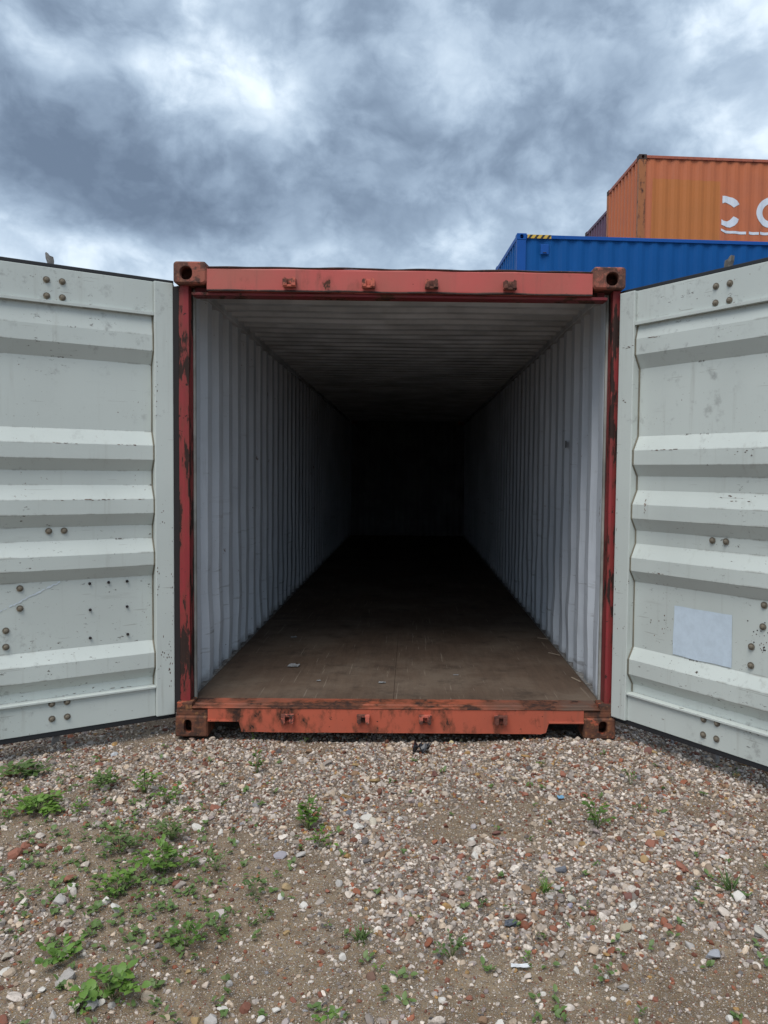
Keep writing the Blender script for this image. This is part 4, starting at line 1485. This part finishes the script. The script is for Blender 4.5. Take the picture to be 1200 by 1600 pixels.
# (photo x, photo y, width in photo pixels, colour) of the stones that stand out
NAMED = [(300, 1150, 12, (.34, .22, .17)), (585, 1217, 20, OCH), (555, 1192, 14, OCH), (680, 1208, 18, MAR), (642, 1248, 18, (.45, .36, .33)), (657, 1252, 14, OCH),
         (572, 1275, 20, WHT), (584, 1283, 20, (.56, .50, .40)), (599, 1279, 15, GRY), (560, 1290, 22, WHT), (522, 1250, 13, (.58, .50, .38)), (543, 1266, 16, SLT),
         (625, 1276, 12, WHT), (597, 1308, 12, BRK), (565, 1304, 12, BRK), (438, 1338, 20, (.33, .31, .34)), (470, 1337, 18, GRY), (459, 1356, 13, (.60, .50, .44)),
         (736, 1310, 18, WHT), (741, 1288, 16, (.42, .38, .38)), (776, 1298, 14, MAR), (720, 1340, 16, BRK), (679, 1341, 16, MAR), (646, 1327, 10, BRK), (741, 1337, 18, WHT),
         (448, 1388, 20, (.46, .33, .18)), (528, 1382, 15, GRY), (511, 1393, 11, BRK), (474, 1414, 16, WHT), (439, 1402, 13, WHT), (491, 1448, 11, BRK), (447, 1457, 15, OCH),
         (535, 1491, 18, WHT), (581, 1518, 22, (.16, .09, .065)), (626, 1397, 16, GRY), (644, 1442, 20, (.26, .13, .09)), (669, 1422, 14, BRN), (670, 1456, 15, GRY),
         (720, 1398, 15, BRK), (772, 1375, 14, BRK), (720, 1425, 14, WHT), (734, 1550, 16, BRK), (690, 1554, 14, WHT), (780, 1595, 22, WHT), (430, 1570, 16, WHT), (408, 1588, 18, WHT),
         (447, 1592, 18, (.42, .36, .34)), (240, 1373, 22, (.47, .42, .39)), (308, 1290, 18, WHT), (345, 1296, 13, WHT), (367, 1313, 15, WHT), (335, 1258, 18, BRK), (370, 1243, 15, WHT),
         (212, 1289, 13, OCH), (133, 1286, 13, BRK), (177, 1178, 15, (.56, .58, .60)), (20, 1335, 26, BRK), (40, 1320, 16, BRK), (107, 1375, 22, BRK), (112, 1386, 18, WHT), (92, 1407, 26, GRY),
         (165, 1408, 22, WHT), (181, 1418, 18, WHT), (116, 1393, 16, (.50, .45, .40)), (105, 1525, 34, (.40, .37, .34)), (110, 1535, 18, (.42, .32, .22)), (143, 1562, 34, (.45, .43, .41)),
         (157, 1555, 16, WHT), (175, 1561, 13, GRY), (10, 1485, 18, (.44, .38, .31)), (6, 1508, 18, WHT), (66, 1540, 12, WHT), (82, 1578, 14, GRY), (235, 1593, 16, BRK), (260, 1585, 16, (.50, .40, .27)),
         (330, 1590, 28, GRY), (347, 1571, 14, WHT), (358, 1532, 16, GRY), (318, 1345, 18, (.50, .44, .40)), (345, 1425, 20, (.50, .44, .41)), (295, 1515, 12, OCH), (306, 1590, 18, OCH),
         (1005, 1340, 18, OCH), (1030, 1300, 22, OCH), (1018, 1317, 20, BRK), (1065, 1357, 22, BRK), (1068, 1360, 16, BRK), (1101, 1370, 13, MAR), (892, 1401, 20, (.50, .46, .38)), (979, 1398, 20, MAR),
         (990, 1413, 14, WHT), (970, 1414, 14, WHT), (877, 1355, 24, SLT), (980, 1442, 24, (.40, .34, .25)), (1045, 1444, 18, BRK), (1062, 1446, 18, BRK), (1007, 1455, 14, WHT), (1118, 1489, 26, (.33, .34, .37)),
         (1155, 1407, 22, WHT), (1188, 1462, 24, (.50, .46, .40)), (1078, 1472, 16, GRY), (1165, 1585, 20, BRK), (1140, 1580, 16, WHT), (880, 1568, 14, BRK), (974, 1534, 18, GRY), (947, 1517, 12, GRY),
         (1023, 1178, 16, OCH), (1012, 1176, 18, MAR), (1045, 1200, 13, BRK), (945, 1229, 14, BRK), (915, 1238, 18, BRK), (880, 1210, 16, BRK), (930, 1201, 14, WHT), (805, 1217, 18, (.50, .40, .28)),
         (820, 1238, 14, BRK), (720, 1145, 12, (.60, .50, .30)), (706, 1153, 12, (.55, .45, .25)), (960, 1395, 12, BRN), (835, 1430, 15, BRN), (803, 1441, 16, SLT), (860, 1400, 14, GRY), (868, 1383, 18, GRY),
         (900, 1505, 14, WHT), (848, 1540, 12, WHT), (960, 1548, 12, WHT), (890, 1410, 12, (.33, .30, .36)), (1090, 1395, 13, WHT), (1060, 1300, 13, GRY), (1130, 1340, 12, WHT)]
kst = 0
for (px_, py_, wpx, col) in NAMED:
    g = px_ground(px_, py_)
    dist = (g - CAM_LOC).length
    r = wpx / F_PX * dist / 2 * 0.92
    put_stone(g.x, g.y, r, col, kst, RNG.uniform(0, 6.28), sink=.30)
    kst += 1
for (x, y) in sample_spots(300 - len(NAMED), ylo=-2.6, yhi=.0, gravel_only=.6):
    put_stone(x, y, RNG.uniform(.014, .026), tuple(PAL[RNG.choice(len(PAL), p=PW)] * RNG.uniform(.8, 1.1)), kst, RNG.uniform(0, 6.28), .38)
    kst += 1

# ------------------------------------------------------------------ weeds
def leaf_mat(name, a, b):
    M = Mat(name)
    at = M.new('ShaderNodeAttribute', attribute_name='tint')
    oi = M.new('ShaderNodeObjectInfo')
    v = M.math('ADD', M.math('MULTIPLY', at.outputs['Fac'], .5), M.math('MULTIPLY', oi.outputs['Random'], .5))
    c = M.mix(M.step(v, .1, .9), a, b)
    c = M.mix(M.math('MULTIPLY', M.step(M.noise(60, 4, .6), .50, .75), .35), c, (.16, .17, .05))
    M.color(c)
    M.rough(.5)
    M.b.inputs['Transmission Weight'].default_value = 0.0
    tr = M.new('ShaderNodeBsdfTranslucent')
    M.link(c, tr.inputs[0])
    mx = M.new('ShaderNodeMixShader')
    mx.inputs[0].default_value = .28
    out = M.nt.nodes['Material Output']
    M.link(M.b.outputs[0], mx.inputs[1])
    M.link(tr.outputs[0], mx.inputs[2])
    M.link(mx.outputs[0], out.inputs[0])
    return M.m


LEAF_A = leaf_mat('leaf_green', (.065, .140, .020), (.165, .290, .050))
LEAF_B = leaf_mat('leaf_dull_green', (.065, .120, .030), (.135, .210, .060))
STEM = plain('weed_stem', (.14, .17, .06), .7, .3, 20)


def leaf_shape(kind):
    """leaf lying along +x, unit length, as a strip of quads with a folded midrib; returns verts, faces"""
    if kind == 'broad':
        prof_ = [(0, .05), (.12, .30), (.25, .40), (.38, .36), (.50, .43), (.63, .34), (.76, .33), (.88, .18), (1, .02)]
    elif kind == 'oval':
        prof_ = [(0, .04), (.2, .22), (.45, .30), (.7, .24), (.88, .12), (1, .01)]
    else:
        prof_ = [(0, .022), (.35, .034), (.7, .026), (1, .003)]
    v, f = [], []
    for x, h_ in prof_:
        zc = -.28 * x * x + .12 * x
        v += [(x, -h_, zc + .22 * h_), (x, 0, zc), (x, h_, zc + .22 * h_)]
    for i in range(len(prof_) - 1):
        for j in (0, 1):
            a = i * 3 + j
            f.append((a, a + 1, a + 4, a + 3))
    return np.array(v), f


LEAVES = {k: leaf_shape(k) for k in ('broad', 'oval', 'blade')}


def plant(px_, py_, wpx, hpx, kind, n, label, name='weed', split=False, mat=None, seed=0, cat='weed', group='weeds growing through the gravel'):
    """a weed with its foot at that place; wpx, hpx: spread and height in photo pixels"""
    g = px_ground(px_, py_)
    dist = (g - CAM_LOC).length
    m_px = dist / F_PX
    R, H = wpx * m_px / 2 * (1.05 if kind == 'broad' else 1.1), hpx * m_px * 1.05
    n = int(n * (2.4 if kind != 'blade' else 3.0))
    z0 = float(ground_h(g.x, g.y)) - .004
    root = empty(name, (g.x, g.y, z0), 0)
    tag(root, label, cat, group)
    rr = random.Random(seed * 77 + int(px_) * 13 + int(py_))
    mat = mat or LEAF_A
    lv, lf = LEAVES[kind]
    stem = MB()
    FV, FF, FC = [], [], []
    nst = max(4, n // 6) if kind != 'blade' else n
    leaf_me = None
    L0 = {'broad': .25, 'oval': .23, 'blade': .8}[kind] * max(R, H * .7)
    if split:
        leaf_me = bpy.data.meshes.new('leaf')
        leaf_me.from_pydata([tuple(q) for q in lv], [], lf)
        leaf_me.materials.append(mat)
        leaf_me.polygons.foreach_set('use_smooth', [True] * len(lf))
    placed = 0
    for s in range(nst):
        az = 2 * math.pi * (s + rr.random()) / nst
        lean = rr.uniform(.25, 1.0)
        tip = Vector((math.cos(az) * R * lean * .85, math.sin(az) * R * lean * .85, H * rr.uniform(.45, 1.0) * (1.15 - .55 * lean)))
        if kind == 'blade':
            Lb = rr.uniform(.6, 1.15) * max(H, R * .8)
            el = rr.uniform(.25, 1.35)
            base_pts = [(Vector((rr.uniform(-.4, .4) * R, rr.uniform(-.4, .4) * R, 0)), az, el, Lb)]
        else:
            mid = Vector((tip.x * .45, tip.y * .45, tip.z * .75))
            rs = max(.0009, H * .014)
            stem.cyl((0, 0, -.003), mid, rs, rs * .8, 5)
            stem.cyl(mid, tip, rs * .8, rs * .5, 5)
            base_pts = []
            k_ = max(1, round(n / nst))
            for q in range(k_):
                tt = 1.0 - q / k_ * .75
                p_ = mid.lerp(tip, max(0, (tt - .4) / .6)) if tt > .4 else mid * (tt / .4)
                base_pts.append((p_, az + (0 if q == 0 else rr.choice((-1, 1)) * rr.uniform(.5, 1.6)), rr.uniform(-.15, .75), L0 * rr.uniform(.65, 1.2)))
        for p_, a_, e_, L_ in base_pts:
            rot = Euler((rr.uniform(-.5, .5), -e_, a_), 'XYZ').to_matrix()
            if split:
                o = bpy.data.objects.new('leaf', leaf_me)
                COL.objects.link(o)
                o.parent = root
                o.location = p_
                o.rotation_euler = rot.to_euler()
                o.scale = (L_, L_, L_)
            else:
                k0 = len(FV)
                for q in lv:
                    FV.append(p_ + rot @ Vector(q * L_))
                FF += [tuple(i + k0 for i in fc) for fc in lf]
                FC += [rr.random()] * len(lv)
            placed += 1
    if stem.v:
        stem.build('stem', STEM, root, True)
    if not split:
        o = obj('foliage', FV, FF, mat, root, True, False)
        a = o.data.attributes.new('tint', 'FLOAT_COLOR', 'POINT')
        a.data.foreach_set('color', np.repeat(np.array(FC, np.float32)[:, None], 4, 1).ravel())
    else:
        a = leaf_me.attributes.new('tint', 'FLOAT_COLOR', 'POINT')
        a.data.foreach_set('color', np.full(len(lv) * 4, .55, np.float32))
    return root


plant(175, 1548, 96, 42, 'broad', 34, 'largest broad-leaved weed, at the lower left beside the big grey stones', split=True, seed=1)
plant(96, 1496, 76, 28, 'broad', 22, 'round bright green weed at far lower left, left of the largest weed', split=True, seed=2)
plant(120, 1578, 40, 30, 'broad', 8, 'small broad-leaved weed below the largest one at lower left', split=True, seed=3)
plant(508, 1606, 46, 44, 'broad', 8, 'broad-leaved weed cut by the bottom edge of the photo', split=True, seed=4)
plant(932, 1288, 62, 44, 'oval', 30, 'bushy dark green weed standing alone in the gravel below the right door', seed=5)
plant(482, 1292, 44, 56, 'oval', 34, 'tall leafy weed in front of the container sill, left of centre', seed=6)
plant(502, 1321, 54, 30, 'oval', 22, 'low leafy weed just below the tall one left of centre', seed=7)
plant(402, 1203, 26, 38, 'oval', 16, 'upright weed nearest the left end of the container sill', seed=8)
plant(706, 1490, 46, 40, 'oval', 26, 'lone spiky weed at the bottom centre right', mat=LEAF_B, seed=9)
plant(60, 1262, 78, 26, 'oval', 70, 'dense feathery weed clump below the left door', seed=10)
plant(36, 1208, 76, 16, 'oval', 50, 'flat spreading weed at the left photo edge close under the left door', mat=LEAF_B, seed=11)
plant(163, 1228, 58, 22, 'oval', 50, 'low weed between the left door and the leafy pair', mat=LEAF_B, seed=12)
plant(226, 1234, 46, 42, 'oval', 26, 'upper leafy weed of the pair below the hinge side of the left door', seed=13)
plant(262, 1250, 52, 30, 'oval', 28, 'lower, wider leafy weed of the pair below the hinge side of the left door', seed=14)
plant(124, 1262, 32, 18, 'oval', 30, 'small weed immediately right of the dense feathery clump', seed=15)
plant(268, 1308, 60, 42, 'oval', 34, 'dark leafy weed left of a white stone, below the leafy pair', mat=LEAF_B, seed=16)
plant(188, 1326, 66, 34, 'oval', 34, 'scruffy weed in the middle of the left weed patch', mat=LEAF_B, seed=17)
plant(256, 1356, 84, 40, 'oval', 44, 'wide green weed directly above the square beige stone', seed=18)
plant(338, 1358, 38, 30, 'oval', 22, 'dark compact weed right of the wide green one', mat=LEAF_B, seed=19)
plant(188, 1388, 70, 34, 'oval', 34, 'straggling weed left of the square beige stone', seed=20)
plant(398, 1396, 50, 28, 'oval', 22, 'feathery pale weed at the middle of the photo left of the bare soil', mat=LEAF_B, seed=21)
plant(412, 1438, 26, 24, 'oval', 10, 'tiny weed under the feathery pale one', seed=22)
plant(346, 1452, 44, 34, 'oval', 22, 'loose weed with drooping leaves right of the twiggy weed', mat=LEAF_B, seed=23)
plant(290, 1474, 70, 36, 'oval', 30, 'twiggy weed with thin stems in the lower left soil patch', seed=24)
plant(845, 1196, 26, 16, 'oval', 9, 'small sprout in the gravel nearest the right sill notch', seed=25)
plant(985, 1222, 26, 28, 'oval', 12, 'sprout below the hinge side of the right door', seed=26)
plant(998, 1262, 28, 18, 'oval', 12, 'low sprout right of the bushy dark green weed', mat=LEAF_B, seed=27)
plant(752, 1416, 30, 20, 'oval', 12, 'bluish sprout in the gravel above the lone spiky weed', mat=LEAF_B, seed=28)
plant(850, 1388, 28, 18, 'blade', 18, 'wispy sprout left of a round pale stone on the right', name='grass_tuft', seed=29, cat='grass tuft')
plant(916, 1416, 20, 20, 'oval', 9, 'upper of two little sprouts right of the round pale stone', seed=30)
plant(930, 1438, 24, 16, 'oval', 9, 'lower of two little sprouts right of the round pale stone', seed=31)
plant(946, 1520, 46, 26, 'broad', 6, 'weed with two round leaves at the lower right', mat=LEAF_B, seed=32)
plant(566, 1462, 34, 22, 'blade', 24, 'thin grass sprout at bottom centre on bare soil', name='grass_tuft', mat=LEAF_B, seed=33, cat='grass tuft')
plant(592, 1510, 22, 20, 'oval', 9, 'tiny sprout beside a dark brown stone at bottom centre', seed=34)
plant(826, 1496, 34, 20, 'oval', 12, 'sprout next to the white plastic shard', seed=35)
plant(396, 1150, 18, 14, 'oval', 9, 'tiny green tuft against the sill near the left notch', seed=36)
plant(476, 1152, 20, 12, 'oval', 8, 'tiny green tuft below the first sill lug from the left', mat=LEAF_B, seed=37)
plant(1150, 1215, 22, 18, 'oval', 9, 'sprout under the bottom edge of the right door', mat=LEAF_B, seed=38)
plant(90, 1402, 44, 16, 'oval', 14, 'flat pale weed beside grey rocks at the left', seed=39)
plant(12, 1272, 32, 14, 'oval', 26, 'small weed cut by the left edge of the photo', seed=40)
plant(1140, 1392, 18, 30, 'blade', 10, 'single thin grass stalk at the right', name='grass_tuft', mat=LEAF_B, seed=41, cat='grass tuft')
plant(650, 1436, 24, 14, 'oval', 9, 'small sprout above a reddish brown stone right of the bare soil', seed=42)

# tiny seedlings too many to count
FV, FF, FC = [], [], []
lv, lf = LEAVES['oval']
rr = random.Random(8)
for k in range(520):
    if k < 410:
        px_, py_ = rr.gauss(190, 120), rr.gauss(1350, 90)
    else:
        px_, py_ = rr.uniform(0, 1200), rr.uniform(1170, 1600)
    if not (1150 < py_ < 1640 and -60 < px_ < 1260):
        continue
    g = px_ground(px_, py_)
    if g.y > -.05:
        continue
    zg = float(ground_h(g.x, g.y)) + .006
    for q in range(rr.randint(3, 7)):
        rot = Euler((rr.uniform(-.5, .5), -rr.uniform(0, .9), rr.uniform(0, 6.28)), 'XYZ').to_matrix()
        L_ = rr.uniform(.008, .027)
        k0 = len(FV)
        off_ = Vector((rr.uniform(-.012, .012), rr.uniform(-.012, .012), rr.uniform(0, .01)))
        for p_ in lv:
            FV.append(Vector((g.x, g.y, zg)) + off_ + rot @ Vector(p_ * L_))
        FF += [tuple(i + k0 for i in fc) for fc in lf]
        FC += [rr.random()] * len(lv)
sd_ = obj('seedlings', FV, FF, LEAF_B, None, True, False)
a = sd_.data.attributes.new('tint', 'FLOAT_COLOR', 'POINT')
a.data.foreach_set('color', np.repeat(np.array(FC, np.float32)[:, None], 4, 1).ravel())
tag(sd_, 'tiny green seedlings sprinkled between the stones', 'seedlings', kind='stuff')
# ------------------------------------------------------------------ litter


def crumple(name, px_, py_, wpx, hpx, mat, label, cat, thick=.0015, seed=0, zlift=0.004, z=None, amp=.35):
    g = px_ground(px_, py_, z or 0)
    mpx = (g - CAM_LOC).length / F_PX
    sx_, sy_ = wpx * mpx / 2, hpx * mpx / 2
    n_ = 7
    v = []
    for i in range(n_):
        for j in range(n_):
            a, b_ = -1 + 2 * i / (n_ - 1), -1 + 2 * j / (n_ - 1)
            e = mnoise.noise(Vector((a * 1.7 + seed * 5, b_ * 1.7, 1)))
            e2 = mnoise.noise(Vector((a * 1.1, b_ * 1.3 + seed * 3, 8)))
            v.append((sx_ * (a + .3 * e), sy_ * (b_ + .35 * e2), max(0, amp * sy_ * (1 + e * 1.6 + .5 * e2))))
    f = [(i * n_ + j, (i + 1) * n_ + j, (i + 1) * n_ + j + 1, i * n_ + j + 1) for i in range(n_ - 1) for j in range(n_ - 1)]
    o = obj(name, v, f, mat, None, False)
    so_ = o.modifiers.new('thickness', 'SOLIDIFY')
    so_.thickness = thick
    zz = z if z else float(ground_h(g.x, g.y))
    o.location = (g.x, g.y, zz + zlift)
    return tag(o, label, cat)


BLKP = plain('black_plastic', (.012, .014, .02), .35, .2)
crumple('plastic_scrap', 658, 1170, 24, 22, BLKP, 'crumpled black plastic scrap on the gravel in front of the sill', 'litter', seed=1, amp=.75)
crumple('plastic_shard', 812, 1506, 24, 8, plain('white_plastic', (.60, .61, .62), .4, .1), 'white plastic shard lying on the gravel at lower right', 'litter', seed=2, zlift=.010)
crumple('blue_chip', 876, 1243, 9, 8, plain('blue_plastic', (.16, .32, .46), .4, .1), 'small light blue plastic chip in the gravel', 'litter', seed=3, zlift=.009)
crumple('slate_chip', 800, 1443, 20, 12, plain('dark_slate', (.07, .08, .10), .6, .2), 'flat dark slate chip in the gravel right of centre', 'stone chip', seed=4, zlift=.009)
for k, (x, y, a, b_, lab) in enumerate(((459, 1041, 16, 14, 'crumpled grey paper scrap on the container floor near the left wall'),
                                       (459, 996, 9, 7, 'tiny white paper scrap farther in on the container floor'),
                                       (498, 1064, 6, 5, 'tiny pale crumb on the container floor right of the grey scrap'),
                                       (712, 1055, 8, 4, 'small pale scrap on the right half of the container floor'),
                                       (597, 1067, 10, 8, 'pale scuffed scrap at the middle of the container floor'))):
    crumple('paper_scrap', x, y, a, b_, MAT['paper'], lab, 'litter', seed=6 + k, zlift=.0015, z=.1735, thick=.0008, amp=.2)
for k, (x, y, lab) in enumerate(((900, 1062, 'thin wood splinter lying by the right wall nearest the door'), (866, 1022, 'thin wood splinter by the right wall, second from the door'),
                                 (850, 998, 'curled pale strip by the right wall farther inside'))):
    g = px_ground(x, y, .1745)
    b = MB()
    b.box(-.055, .055, -.005, .005, 0, .004, .001)
    o = b.build('splinter', plain('splinter_wood', (.30, .24, .18), .8, .2), None)
    o.location = (g.x, g.y, .1738)
    o.rotation_euler = (0, 0, 1.9 + .35 * k)
    tag(o, lab, 'debris')
# little white label on the right wall
lb = MB().box(1.1685, 1.1700, 1.30, 1.345, 1.66, 1.71).build('wall_label', MAT['paper'], box)
